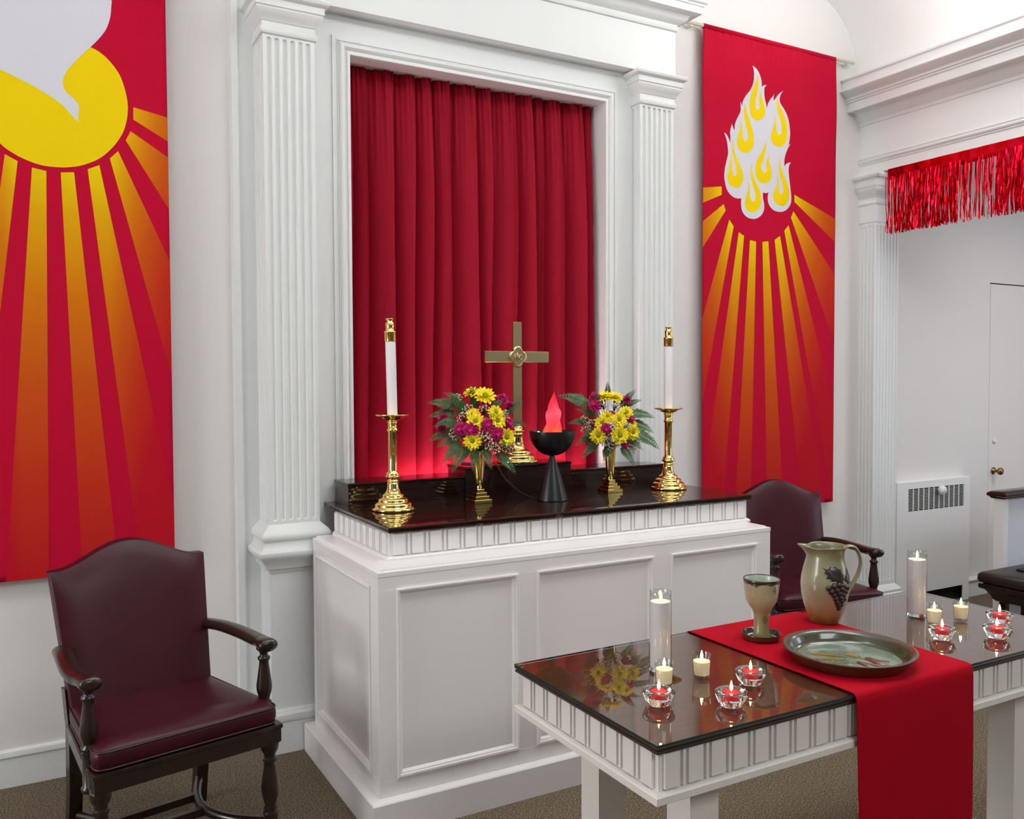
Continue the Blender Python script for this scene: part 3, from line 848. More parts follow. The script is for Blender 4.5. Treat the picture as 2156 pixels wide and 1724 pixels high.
# ------------------------------------------------------------------ banners
def banner_ripple(x, z, x0, x1, z1, seed):
    d = max(0.0, z1 - z)
    u = (x - x0) / (x1 - x0)
    y = 0.0048 * math.exp(-d / 0.045) * math.sin(150 * u + 2 * math.sin(23 * u) + seed) * (1.0 if d > 0.012 else 0.3)
    y += 0.010 * math.exp(-((d - 0.30) / 0.22) ** 2) * math.sin(16 * u + seed + 1.5 * d)
    y += 0.004 * math.exp(-((d - 0.55) / 0.5) ** 2) * math.sin(7 * u - 2.5 * d + seed)
    y += 0.004 * math.sin(2.6 * u + 0.8 * d + seed)
    return y
def banner_y(x, z, x0, x1, z1, seed):
    return -0.058 + banner_ripple(x, z, x0, x1, z1, seed)
def banner_cloth(x0, x1, z0, z1, seed):
    nx, nz = 70, 150
    b = B(); vs = []
    for layer, off in ((0, 0.0), (1, 0.0012)):
        for j in range(nz + 1):
            t = (j / nz) ** 1.6; z = z1 - (z1 - z0) * t
            for i in range(nx + 1):
                x = x0 + (x1 - x0) * i / nx
                vs.append((x, banner_y(x, z, x0, x1, z1, seed) + off, z))
    W = nx + 1; off = (nz + 1) * W; fs = []
    for l in (0, 1):
        for j in range(nz):
            for i in range(nx):
                a = l * off + j * W + i; fs.append((a, a + 1, a + W + 1, a + W))
    for j in range(nz):
        for i in (0, nx):
            a = j * W + i; fs.append((a, a + W, a + W + off, a + off))
    for j in (0, nz):
        for i in range(nx):
            a = j * W + i; fs.append((a, a + 1, a + 1 + off, a + off))
    return b.add(vs, fs)
def printed(polys, rect, lift, seed, cell=0.035):
    """flat ink shapes laid on the cloth, cut to the banner and following its ripples"""
    x0, x1, z0, z1 = rect
    bm = bmesh.new()
    for P in polys:
        vs = [bm.verts.new((x, 0, z)) for x, z in P]
        for tri in tessellate_polygon([[Vector((x, z, 0)) for x, z in P]]):
            try: bm.faces.new([vs[i] for i in tri])
            except ValueError: pass
    e = 0.0005
    for co, no in (((x0 + e, 0, 0), (-1, 0, 0)), ((x1 - e, 0, 0), (1, 0, 0)), ((0, 0, z0 + e), (0, 0, -1)), ((0, 0, z1 - 0.05), (0, 0, 1))):
        bmesh.ops.bisect_plane(bm, geom=bm.verts[:] + bm.edges[:] + bm.faces[:], plane_co=co, plane_no=no, clear_outer=True)
    xs = [v.co.x for v in bm.verts]; zs = [v.co.z for v in bm.verts]
    q = math.floor(min(xs) / cell) * cell
    while q < max(xs):
        bmesh.ops.bisect_plane(bm, geom=bm.verts[:] + bm.edges[:] + bm.faces[:], plane_co=(q, 0, 0), plane_no=(1, 0, 0)); q += cell
    q = math.floor(min(zs) / (2 * cell)) * 2 * cell
    while q < max(zs):
        bmesh.ops.bisect_plane(bm, geom=bm.verts[:] + bm.edges[:] + bm.faces[:], plane_co=(0, 0, q), plane_no=(0, 0, 1)); q += 2 * cell
    b = B()
    bm.verts.index_update()
    b.add([(v.co.x, banner_y(v.co.x, v.co.z, x0, x1, z1, seed) - lift, v.co.z) for v in bm.verts], [tuple(v.index for v in f.verts) for f in bm.faces])
    bm.free()
    return b
def extend(quad, k):
    a, b_, c, d = quad
    f = lambda p, q: (p[0] + (q[0] - p[0]) * k, p[1] + (q[1] - p[1]) * k)
    return [a, b_, f(b_, c), f(a, d)]
FLAME_WHITE = [(3.809, 3.451), (3.835, 3.444), (3.861, 3.427), (3.88, 3.402), (3.891, 3.376), (3.895, 3.343), (3.907, 3.353), (3.933, 3.361), (3.917, 3.342), (3.914, 3.318), (3.918, 3.281), (3.929, 3.244), (3.933, 3.224), (3.944, 3.252), (3.96, 3.278), (3.979, 3.299), (3.988, 3.317), (3.983, 3.291), (3.986, 3.272), (4.006, 3.299), (4.026, 3.321), (4.052, 3.339), (4.036, 3.318), (4.026, 3.287), (4.033, 3.26), (4.06, 3.23), (4.087, 3.191), (4.105, 3.145), (4.114, 3.089), (4.109, 3.04), (4.102, 3.02), (4.121, 3.032), (4.102, 3.005), (4.082, 2.964), (4.073, 2.929), (4.072, 2.891), (4.096, 2.911), (4.126, 2.919), (4.113, 2.9), (4.108, 2.871), (4.115, 2.818), (4.125, 2.761), (4.132, 2.713), (4.129, 2.674), (4.11, 2.643), (4.079, 2.621), (4.039, 2.611), (3.992, 2.615), (3.959, 2.634), (3.941, 2.661), (3.938, 2.694), (3.945, 2.719), (3.919, 2.713), (3.899, 2.714), (3.899, 2.681), (3.909, 2.644), (3.906, 2.61), (3.887, 2.58), (3.861, 2.562), (3.829, 2.551), (3.784, 2.552), (3.752, 2.566), (3.73, 2.59), (3.722, 2.622), (3.723, 2.664), (3.707, 2.66), (3.672, 2.661), (3.638, 2.675), (3.609, 2.704), (3.594, 2.744), (3.588, 2.78), (3.594, 2.827), (3.608, 2.875), (3.618, 2.913), (3.615, 2.95), (3.608, 2.985), (3.587, 3.031), (3.608, 3.018), (3.624, 2.997), (3.633, 2.975), (3.636, 3.008), (3.633, 3.04), (3.642, 3.073), (3.648, 3.09), (3.654, 3.07), (3.669, 3.052), (3.67, 3.086), (3.685, 3.121), (3.706, 3.156), (3.714, 3.176), (3.71, 3.226), (3.72, 3.209), (3.726, 3.196), (3.728, 3.224), (3.753, 3.265), (3.791, 3.304), (3.814, 3.34), (3.823, 3.369), (3.825, 3.398), (3.822, 3.425)]
FLAME_TEARS = [
[(3.858, 3.408), (3.84, 3.358), (3.804, 3.292), (3.789, 3.233), (3.792, 3.187), (3.808, 3.152), (3.85, 3.136), (3.895, 3.153), (3.919, 3.186), (3.917, 3.229), (3.901, 3.269), (3.889, 3.295), (3.89, 3.321), (3.879, 3.298), (3.871, 3.264), (3.878, 3.228), (3.875, 3.213), (3.856, 3.204), (3.841, 3.213), (3.843, 3.26), (3.858, 3.309), (3.864, 3.357)] ,
[(3.747, 3.222), (3.767, 3.174), (3.799, 3.113), (3.822, 3.06), (3.825, 3.013), (3.813, 2.965), (3.768, 2.936), (3.718, 2.939), (3.69, 2.968), (3.692, 3.015), (3.713, 3.064), (3.719, 3.111), (3.732, 3.076), (3.732, 3.029), (3.74, 3.007), (3.762, 3.003), (3.778, 3.021), (3.774, 3.063), (3.752, 3.116), (3.739, 3.17)] ,
[(4.006, 3.308), (4.02, 3.258), (4.053, 3.205), (4.083, 3.142), (4.091, 3.076), (4.075, 3.026), (4.035, 3.002), (3.986, 3.01), (3.962, 3.045), (3.971, 3.089), (3.991, 3.139), (3.987, 3.186), (4.003, 3.151), (4.004, 3.103), (4.012, 3.08), (4.03, 3.073), (4.044, 3.089), (4.041, 3.137), (4.02, 3.191), (4.004, 3.246)] ,
[(3.655, 3.005), (3.661, 2.955), (3.687, 2.893), (3.718, 2.85), (3.738, 2.806), (3.732, 2.759), (3.7, 2.723), (3.657, 2.723), (3.622, 2.742), (3.613, 2.783), (3.625, 2.831), (3.634, 2.869), (3.633, 2.906), (3.647, 2.87), (3.65, 2.824), (3.656, 2.797), (3.671, 2.788), (3.686, 2.8), (3.683, 2.846), (3.658, 2.899), (3.648, 2.954)] ,
[(3.916, 3.058), (3.92, 3.016), (3.897, 2.966), (3.858, 2.914), (3.837, 2.864), (3.842, 2.808), (3.872, 2.775), (3.912, 2.77), (3.957, 2.792), (3.97, 2.831), (3.963, 2.874), (3.947, 2.905), (3.945, 2.952), (3.93, 2.913), (3.924, 2.874), (3.931, 2.851), (3.918, 2.837), (3.894, 2.842), (3.885, 2.869), (3.904, 2.919), (3.925, 2.988)] ,
[(3.81, 2.884), (3.81, 2.833), (3.834, 2.779), (3.866, 2.735), (3.884, 2.689), (3.88, 2.641), (3.848, 2.598), (3.803, 2.589), (3.764, 2.602), (3.751, 2.639), (3.76, 2.677), (3.78, 2.726), (3.776, 2.773), (3.792, 2.737), (3.792, 2.69), (3.798, 2.662), (3.818, 2.653), (3.834, 2.665), (3.834, 2.708), (3.808, 2.767), (3.797, 2.822)] ,
[(4.04, 2.94), (4.043, 2.887), (4.07, 2.833), (4.104, 2.778), (4.116, 2.731), (4.105, 2.682), (4.072, 2.651), (4.032, 2.651), (3.991, 2.671), (3.983, 2.708), (3.997, 2.748), (4.017, 2.789), (4.01, 2.836), (4.024, 2.799), (4.027, 2.751), (4.031, 2.727), (4.048, 2.718), (4.066, 2.731), (4.061, 2.774), (4.037, 2.829), (4.027, 2.886)] ,
]
RAYS_R = [
[(3.568, 2.716), (3.57, 2.668), (3.425, 2.608), (3.425, 2.695)] ,
[(3.585, 2.616), (3.6, 2.58), (3.429, 2.353), (3.428, 2.504)] ,
[(3.63, 2.53), (3.664, 2.494), (3.573, 2.09), (3.476, 2.086)] ,
[(3.705, 2.463), (3.746, 2.444), (3.711, 2.096), (3.638, 2.093)] ,
[(3.794, 2.423), (3.843, 2.417), (3.836, 2.102), (3.771, 2.099)] ,
[(3.895, 2.419), (3.943, 2.427), (3.97, 2.108), (3.904, 2.105)] ,
[(3.995, 2.439), (4.039, 2.466), (4.124, 2.114), (4.043, 2.111)] ,
[(4.076, 2.5), (4.111, 2.537), (4.262, 2.12), (4.172, 2.116)] ,
[(4.132, 2.584), (4.151, 2.625), (4.514, 2.257), (4.361, 2.125)] ,
[(4.16, 2.682), (4.159, 2.726), (4.509, 2.609), (4.511, 2.463)] ,
]
SUN_L = [(-0.062, 2.506), (-0.03, 2.48), (0.019, 2.455), (0.075, 2.439), (0.132, 2.437), (0.173, 2.442), (0.22, 2.455), (0.28, 2.488), (0.329, 2.537), (0.367, 2.598), (0.385, 2.66), (0.389, 2.714), (0.382, 2.765), (0.365, 2.822), (0.341, 2.861), (0.312, 2.892), (0.282, 2.913), (0.257, 2.923)]
DOVE_EDGE = [(0.257, 2.923), (0.228, 2.89), (0.192, 2.846), (0.168, 2.809), (0.156, 2.775), (0.159, 2.747), (0.173, 2.727), (0.193, 2.711), (0.207, 2.693), (0.212, 2.675), (0.209, 2.655), (0.207, 2.622), (0.183, 2.648), (0.154, 2.679), (0.12, 2.703), (0.075, 2.728), (0.025, 2.751), (-0.024, 2.772), (-0.056, 2.784)]
DOVE_TOP = [(0.257, 2.923), (0.289, 2.963), (0.314, 3.003), (0.33, 3.052), (0.335, 3.098), (0.336, 3.125)]
RAYS_L = [
[(0.41, 2.71), (0.409, 2.66), (0.533, 2.593), (0.535, 2.688)] ,
[(0.398, 2.612), (0.379, 2.573), (0.535, 2.318), (0.537, 2.525)] ,
[(0.35, 2.526), (0.319, 2.493), (0.444, 1.993), (0.51, 2.163)] ,
[(0.28, 2.462), (0.238, 2.441), (0.286, 1.986), (0.369, 1.99)] ,
[(0.189, 2.424), (0.142, 2.418), (0.155, 1.979), (0.226, 1.983)] ,
[(0.092, 2.418), (0.043, 2.426), (0.009, 1.972), (0.086, 1.976)] ,
[(-0.005, 2.445), (-0.047, 2.467), (-0.116, 1.966), (-0.062, 1.969)] ,
]

def rod(x0, x1, z, parent):
    part(parent, 'rod', B().tube([(x0, -0.048, z), (x1, -0.048, z)], 0.011, 12), 'rod_paint', True)
    for x in (x0 + 0.05, x1 - 0.05):
        part(parent, 'rod_bracket', B().box(x - 0.008, x + 0.008, -0.048, -0.0015, z - 0.018, z - 0.008), 'rod_paint')
STOPS = [(0.24, (226, 198, 0)), (0.42, (216, 160, 0)), (0.75, (202, 112, 4)), (1.10, (192, 76, 14)), (1.5, (186, 44, 22)), (1.95, (180, 14, 32))]
# banner with flames, right of the altar
RX0, RX1, RZ0, RZ1 = 3.428, 4.516, 0.808, 3.622
bn = thing('flame_banner', (3.97, -0.05, RZ0), 'red hanging banner printed with white and yellow flames above orange sunrays', 'banner')
cl = part(bn, 'cloth', banner_cloth(RX0, RX1, RZ0, RZ1, 0.4), 'banner_red', True)
part(bn, 'rod_pocket', B().tube([(RX0 + 0.002, -0.048, RZ1 - 0.008), (RX1 - 0.002, -0.048, RZ1 - 0.012)], 0.015, 12), 'banner_red', True)
rect = (RX0, RX1, RZ0, RZ1)
ray_print('ray_ink_right', 3.866 - 3.97, 2.67 - RZ0, 0.20, 2.6, STOPS)
ray_print('ray_ink_left', 0.15 - 0.0, 2.69 - 0.825, 0.16, 4.0, STOPS)
for q in RAYS_R:
    part(cl, 'sunray', printed([extend(q, 7)], rect, 0.0008, 0.4), 'ray_ink_right', recalc=False)
part(cl, 'flame_outline', printed([spline(FLAME_WHITE, 4, corner=38)], rect, 0.0012, 0.4), 'banner_white', recalc=False)
for q in FLAME_TEARS:
    part(cl, 'flame_tongue', printed([spline(q, 4, corner=60)], rect, 0.0018, 0.4), 'banner_yellow', recalc=False)
rod(3.30, 4.69, RZ1 - 0.006, bn)
# banner with the dove over the sun, left of the altar
LX0, LX1, LZ0, LZ1 = -0.548, 0.540, 0.825, 3.622
bn = thing('sun_banner', (0.0, -0.05, LZ0), 'red hanging banner printed with white shape on yellow sun and sunrays, behind the armchair', 'banner')
cl = part(bn, 'cloth', banner_cloth(LX0, LX1, LZ0, LZ1, 2.1), 'banner_red', True)
part(bn, 'rod_pocket', B().tube([(LX0 + 0.002, -0.048, LZ1 - 0.008), (LX1 - 0.002, -0.048, LZ1 - 0.012)], 0.015, 12), 'banner_red', True)
rect = (LX0, LX1, LZ0, LZ1)
for q in RAYS_L:
    part(cl, 'sunray', printed([extend(q, 7)], rect, 0.0008, 2.1), 'ray_ink_left', recalc=False)
for q in RAYS_L[:2]:
    part(cl, 'sunray', printed([extend([(0.20 - (x - 0.10), z) for x, z in q], 7)], rect, 0.0008, 2.1), 'ray_ink_left', recalc=False)
sun = SUN_L + [(0.20, 2.955), (0.08, 2.965), (-0.04, 2.92), (-0.10, 2.85), (-0.135, 2.76), (-0.135, 2.66), (-0.11, 2.57)]
part(cl, 'sun', printed([spline(sun, 5, corner=60)], rect, 0.0012, 2.1), 'banner_yellow', recalc=False)
dove = DOVE_EDGE[::-1] + DOVE_TOP[1:] + [(0.30, 3.20), (0.22, 3.28), (0.08, 3.33), (-0.06, 3.30), (-0.22, 3.36), (-0.40, 3.40), (-0.34, 3.22), (-0.26, 3.02), (-0.20, 2.88), (-0.13, 2.815)]
part(cl, 'white_shape', printed([spline(dove, 5, corner=60)], rect, 0.0018, 2.1), 'banner_white', recalc=False)
rod(-0.70, 0.66, LZ1 - 0.006, bn)

# ------------------------------------------------------------------ foil fringe in the opening
fr = thing('foil_fringe', (4.80, -1.9, 2.918), 'red metallic foil fringe taped across the opening of the side bay', 'fringe')
rnd = random.Random(11)
b = B(); vs = []; n = 90; ya, yb_ = -0.226, -3.55
for i in range(n + 1):
    y = ya + (yb_ - ya) * i / n
    w = 0.0015 * math.sin(i * 1.7) + 0.001 * rnd.uniform(-1, 1)
    vs += [(4.802 + w, y, 2.918), (4.800 + w * 2, y, 2.888), (4.801 - w, y, 2.846 + 0.006 * math.sin(i * 0.31))]
fs = []
for i in range(n):
    for k in range(2): fs.append((i * 3 + k, i * 3 + k + 1, i * 3 + k + 4, i * 3 + k + 3))
part(fr, 'header_band', b.add(vs, fs), 'foil_red', recalc=False)
b = B()
y = ya - 0.002
while y > yb_:
    w = rnd.uniform(0.004, 0.009)
    dens = noise.noise(Vector((y * 3.1, 0, 0)))
    a0 = rnd.uniform(-0.5, 0.5); tw = rnd.uniform(-1.6, 1.6) * (1.6 if dens < -0.1 else 0.9)
    x0 = 4.790 + rnd.uniform(-0.014, 0.008); ln = 0.352 + rnd.uniform(-0.015, 0.012)
    sway = rnd.uniform(-0.010, 0.010); ph = rnd.uniform(0, 6)
    vs = []; ns = 9
    for k in range(ns + 1):
        t = k / ns
        ang = a0 + tw * t + 0.35 * math.sin(9 * t + ph)
        cy = y + sway * t * t + 0.002 * math.sin(7 * t + ph); cx = x0 + 0.006 * math.sin(5 * t + ph)
        vs += [(cx - w / 2 * math.sin(ang), cy - w / 2 * math.cos(ang), 2.864 - ln * t), (cx + w / 2 * math.sin(ang), cy + w / 2 * math.cos(ang), 2.864 - ln * t)]
    b.add(vs, [(2 * k, 2 * k + 1, 2 * k + 3, 2 * k + 2) for k in range(ns)])
    y -= rnd.uniform(0.0012, 0.003) if dens > -0.15 else rnd.uniform(0.003, 0.009)
tag(part(fr, 'foil_strands', b, 'foil_red', recalc=False), kind='stuff')

# ------------------------------------------------------------------ armchairs
def turned(prof, seg=20): return B().lathe(prof, seg)
def make_chair(loc, rz, label):
    t = thing('armchair', loc, label, 'chair', 'pair of leather armchairs flanking the altar', rz)
    P = lambda name, b, m, sm=False, par=None: part(par or t, name, b, m, sm, world=False)
    # front legs, turned
    LEG = [(0.018, 0.0), (0.022, 0.008), (0.024, 0.03), (0.020, 0.05), (0.024, 0.054), (0.025, 0.062), (0.024, 0.12), (0.025, 0.128), (0.018, 0.134), (0.023, 0.142), (0.018, 0.15),
           (0.022, 0.165), (0.029, 0.195), (0.030, 0.215), (0.026, 0.25), (0.020, 0.285), (0.019, 0.30), (0.025, 0.308), (0.019, 0.316), (0.020, 0.33), (0.029, 0.345), (0.031, 0.36), (0.030, 0.385)]
    for s in (-1, 1):
        P('front_leg', B().lathe(LEG, 20, s * 0.272, -0.205), 'chair_wood', True)
        # rear legs rake back and run up behind the upholstery
        pts = [(s * 0.222, 0.295, 0.0), (s * 0.222, 0.262, 0.20), (s * 0.224, 0.250, 0.42), (s * 0.230, 0.268, 0.55)]
        b = B(); vs = []
        for (x, y, z) in pts: vs += [(x - 0.021, y - 0.02, z), (x + 0.021, y - 0.02, z), (x + 0.021, y + 0.024, z), (x - 0.021, y + 0.024, z)]
        fs = [(3, 2, 1, 0), (12, 13, 14, 15)]
        for i in range(3):
            for k in range(4): fs.append((i * 4 + k, i * 4 + (k + 1) % 4, i * 4 + 4 + (k + 1) % 4, i * 4 + 4 + k))
        P('rear_leg', b.add(vs, fs), 'chair_wood')
    # seat frame
    b = B(); vs = []
    F = [(-0.298, -0.240), (0.298, -0.240), (0.302, -0.20), (0.246, 0.235), (-0.246, 0.235), (-0.302, -0.20)]
    for z, k in ((0.372, 0.99), (0.376, 1.0), (0.418, 1.0), (0.422, 1.015), (0.432, 1.015), (0.434, 0.995)): vs += [(x * k, y * k, z) for x, y in F]
    n = len(F); fs = [tuple(range(n))[::-1], tuple(range(5 * n, 6 * n))]
    for i in range(5):
        for k in range(n): fs.append((i * n + k, i * n + (k + 1) % n, (i + 1) * n + (k + 1) % n, (i + 1) * n + k))
    P('seat_rail', b.add(vs, fs), 'chair_wood')
    # loose seat cushion with welted edges
    def outline(inset):
        C = [(-0.292, -0.232, 0.045), (0.292, -0.232, 0.045), (0.240, 0.225, 0.02), (-0.240, 0.225, 0.02)]
        pts = []
        for i, (x, y, r) in enumerate(C):
            p = Vector((x, y)); a = (Vector(C[i - 1][:2]) - p).normalized(); c = (Vector(C[(i + 1) % 4][:2]) - p).normalized()
            q0 = p + a * r; q1 = p + c * r
            for k in range(7):
                u = k / 6; pts.append((q0 * (1 - u) ** 2 + p * 2 * u * (1 - u) + q1 * u * u))
        # densify the long sides
        out = []
        for i in range(len(pts)):
            p, q = pts[i], pts[(i + 1) % len(pts)]
            m_ = max(1, int((q - p).length / 0.06))
            for k in range(m_): out.append(p + (q - p) * k / m_)
        ctr = Vector((0, -0.01))
        return [ctr + (p - ctr) * (1 - inset) for p in out]
    levels = [(0.02, 0.436), (-0.008, 0.440), (-0.022, 0.460), (-0.022, 0.478), (-0.010, 0.492)]
    base = outline(0); n = len(base)
    b = B(); vs = []
    for ins, z in levels:
        for p in outline(ins): vs.append((p.x, p.y, z + (0.004 * math.sin(14 * p.x) if 0.45 < z < 0.48 else 0)))
    tops = [(0.04, 0.503), (0.15, 0.512), (0.3, 0.514), (0.5, 0.509), (0.72, 0.502), (0.9, 0.499)]
    for ins, z in tops:
        for p in outline(ins): vs.append((p.x, p.y, z - 0.006 * math.exp(-((p.x - 0.05) ** 2 + p.y ** 2) / 0.02) + 0.002 * math.sin(9 * p.x + 12 * p.y)))
    vs.append((0, -0.01, 0.494)); L = len(levels) + len(tops); fs = [tuple(range(n))[::-1]]
    for i in range(L - 1):
        for k in range(n): fs.append((i * n + k, i * n + (k + 1) % n, (i + 1) * n + (k + 1) % n, (i + 1) * n + k))
    for k in range(n): fs.append(((L - 1) * n + k, (L - 1) * n + (k + 1) % n, L * n))
    cu = P('seat_cushion', b.add(vs, fs), 'leather', True)
    for ins, z in ((-0.012, 0.4925), (-0.008, 0.441)):
        o_ = outline(ins)
        P('welt', B().tube([(p.x, p.y, z) for p in o_] + [(o_[0].x, o_[0].y, z)], 0.0035, 6, cap=False), 'piping', True, cu)
    # upholstered back with a camel top
    def top_z(u):   # u -1..1
        a = abs(u)
        return 0.945 + 0.078 * (0.5 + 0.5 * math.cos(PI * min(1, a / 0.88))) ** 0.78 - 0.002 * a
    nu, nv = 28, 22
    b = B()
    def back_pt(u, v, side):
        w = 0.240 + 0.030 * v
        zt = top_z(u); z = 0.470 + (zt - 0.470) * v
        y = 0.215 + 0.126 * (z - 0.47) / 0.475
        e = max(abs(u), abs(2 * v - 1) if v > 0.5 else 0)
        thick = 0.034
        if side == 0:
            pad = (1 - abs(u) ** 5) * (1 - max(0, 2 * v - 1) ** 5)
            return (u * w, y - 0.012 - 0.026 * pad, z)
        return (u * w, y + thick, z)
    vs = []; W = nu + 1
    for side in (0, 1):
        for j in range(nv + 1):
            for i in range(nu + 1):
                u = -1 + 2 * i / nu; v = j / nv
                # crowd samples toward the rim
                u = math.copysign(1 - (1 - abs(u)) ** 1.5, u); v = 1 - (1 - v) ** 1.5
                vs.append(back_pt(u, v, side))
    off = (nv + 1) * W; fs = []
    for s_ in (0, 1):
        for j in range(nv):
            for i in range(nu):
                a = s_ * off + j * W + i; fs.append((a, a + 1, a + W + 1, a + W))
    for j in range(nv):
        for i in (0, nu):
            a = j * W + i; fs.append((a, a + W, a + W + off, a + off))
    for j in (0, nv):
        for i in range(nu):
            a = j * W + i; fs.append((a, a + 1, a + 1 + off, a + off))
    bk = P('backrest', b.add(vs, fs), 'leather', 60)
    md = bk.modifiers.new('bevel', 'BEVEL'); md.width = 0.012; md.segments = 3; md.limit_method = 'ANGLE'; md.angle_limit = math.radians(50)
    # arms and turned arm posts
    POST = [(0.022, 0.352), (0.026, 0.358), (0.026, 0.366), (0.021, 0.372), (0.021, 0.46), (0.020, 0.468), (0.024, 0.472), (0.018, 0.478), (0.024, 0.484), (0.024, 0.490), (0.017, 0.496), (0.020, 0.508), (0.026, 0.53), (0.0265, 0.548),
            (0.022, 0.58), (0.0165, 0.62), (0.016, 0.632), (0.021, 0.638), (0.021, 0.645), (0.014, 0.65), (0.013, 0.658), (0.02, 0.668), (0.026, 0.674), (0.026, 0.682)]
    for s in (-1, 1):
        P('arm_post', B().lathe(POST, 18, s * 0.284, -0.145), 'chair_wood', True)
        path = interp_path([(s * 0.254, 0.270, 0.682), (s * 0.272, 0.16, 0.690), (s * 0.290, 0.03, 0.688), (s * 0.294, -0.06, 0.686), (s * 0.290, -0.12, 0.690), (s * 0.286, -0.160, 0.692), (s * 0.285, -0.190, 0.690)], 4)
        m_ = len(path); rad = []
        for i in range(m_):
            u = i / (m_ - 1)
            r = 0.029 + 0.003 * math.sin(u * 3)
            if u > 0.62: r = 0.029 + 0.005 * min(1, (u - 0.62) / 0.2)
            if u > 0.93: r *= math.sqrt(max(0.12, 1 - ((u - 0.93) / 0.072) ** 2))
            rad.append(r)
        P('arm', B().tube(path, rad, 16, flat=0.66), 'chair_wood', True)
    # bowed side stretchers tied by two cross bars
    for s in (-1, 1):
        path = interp_path([(s * 0.268, -0.205, 0.092), (s * 0.175, -0.10, 0.094), (s * 0.135, 0.02, 0.096), (s * 0.155, 0.14, 0.098), (s * 0.218, 0.275, 0.10)], 6)
        P('side_stretcher', B().tube(path, 0.015, 10, flat=1.2), 'chair_wood', True)
    P('cross_stretcher', B().box(-0.135, 0.135, 0.008, 0.032, 0.080, 0.108), 'chair_wood')
    P('cross_stretcher', B().box(-0.15, 0.15, 0.128, 0.15, 0.082, 0.108), 'chair_wood')
    return t
c1 = make_chair((0.397, -0.83, 0), math.radians(12.35), 'burgundy leather armchair with turned wooden legs in front of the sun banner')
c2 = copy_tree(c1); c2.location = (3.628, -0.677, 0); c2.rotation_euler = (0, 0, math.radians(-16)); c2['label'] = 'burgundy leather armchair in the corner behind the communion table, in front of the flame banner'

# ------------------------------------------------------------------ radiator cover, side-bay furniture
r = thing('radiator_cover', (5.54, -0.04, 0), 'white metal radiator cover with dark slotted grille and knob in the side bay', 'radiator')
X0, X1, YF, ZT = 5.140, 5.935, -0.062, 0.893
b = B()
# front sheet with grille opening and cut-out at the foot
gx0, gx1, gz0, gz1 = 5.258, 5.866, 0.684, 0.838
b.box(X0, gx0, YF, YF + 0.006, 0.0, ZT - 0.01).box(gx1, X1, YF, YF + 0.006, 0.0, ZT - 0.01)
b.box(gx0, gx1, YF, YF + 0.006, gz1, ZT - 0.01).box(gx0, gx1, YF, YF + 0.006, 0.112, gz0)
part(r, 'front_sheet', b, 'radiator_paint')
part(r, 'side_sheet', B().box(X0, X0 + 0.006, YF + 0.006, -0.0015, 0, ZT - 0.01), 'radiator_paint')
part(r, 'side_sheet', B().box(X1 - 0.006, X1, YF + 0.006, -0.0015, 0, ZT - 0.01), 'radiator_paint')
part(r, 'top_sheet', B().sweep3(X0, X1, YF, -0.0015, [(-0.001, ZT - 0.014), (0.0005, ZT - 0.012), (0.0005, ZT - 0.008), (-0.004, ZT - 0.001), (-0.01, ZT)]), 'radiator_paint', 60)
part(r, 'interior_shade_sheet', B().box(X0 + 0.02, X1 - 0.02, -0.02, -0.004, 0.0, 0.87), 'black_void')  # black sheet standing in for the shade inside the cover
b = B()
nc = 11; pw = (gx1 - gx0) / nc
for i in range(1, nc): b.box(gx0 + pw * i - 0.0035, gx0 + pw * i + 0.0035, YF + 0.001, YF + 0.005, gz0, gz1)
part(r, 'grille_upright', b, 'radiator_paint')['kind'] = 'stuff'
b = B(); nr = 15; rh = (gz1 - gz0) / nr
for j in range(1, nr): b.box(gx0, gx1, YF + 0.002, YF + 0.004, gz0 + rh * j - 0.0013, gz0 + rh * j + 0.0013)
part(r, 'grille_slat', b, 'radiator_paint')['kind'] = 'stuff'
def disc_y(b, x, y, z, prof, seg=18):
    vs = []
    for rr, h in prof:
        for k in range(seg):
            a = 2 * PI * k / seg; vs.append((x + rr * math.cos(a), y - h, z + rr * math.sin(a)))
    return b.add(vs, [(i * seg + k, i * seg + (k + 1) % seg, (i + 1) * seg + (k + 1) % seg, (i + 1) * seg + k) for i in range(len(prof) - 1) for k in range(seg)])
part(r, 'knob', disc_y(B(), 5.582, YF, 0.816, [(0.0, 0.0), (0.014, 0.0), (0.014, 0.012), (0.030, 0.016), (0.033, 0.030), (0.026, 0.046), (0.0, 0.05)]), 'radiator_paint', True)
for x, z in ((5.247, 0.832), (5.890, 0.834)):
    part(r, 'screw', disc_y(B(), x, YF, z, [(0.0, 0.0), (0.007, 0.0), (0.005, 0.003), (0.0, 0.004)], 10), 'radiator_paint', True)

w = thing('panelled_front', (5.6, -0.98, 0), 'white panel front with dark moulded wooden cap standing beyond the right pilaster', 'panel')
part(w, 'panel_board', B().box(4.905, 6.6, -0.955, -0.925, 0.0, 0.905), 'daylight_tinted_paint')
part(w, 'end_post', B().box(4.860, 4.905, -0.972, -0.915, 0.0, 0.905), 'trim_paint')
part(w, 'cap_rail', B().ring4(4.862, 6.62, -0.972, -0.908, [(0.0, 0.903), (0.010, 0.908), (0.014, 0.916), (0.024, 0.922), (0.026, 0.930), (0.022, 0.938), (0.008, 0.948), (-0.002, 0.951)]), 'altar_wood', 30)
k = thing('padded_bench', (5.0, -1.20, 0), 'dark brown leather padded bench with moulded wooden edge behind the tall right candle', 'bench')
b = B()
part(k, 'cushion', B().ring4(4.60, 5.40, -1.265, -1.02, [(-0.005, 0.468), (0.014, 0.474), (0.020, 0.490), (0.018, 0.515), (0.006, 0.529), (-0.02, 0.535), (-0.06, 0.538)]), 'leather_brown', 50)
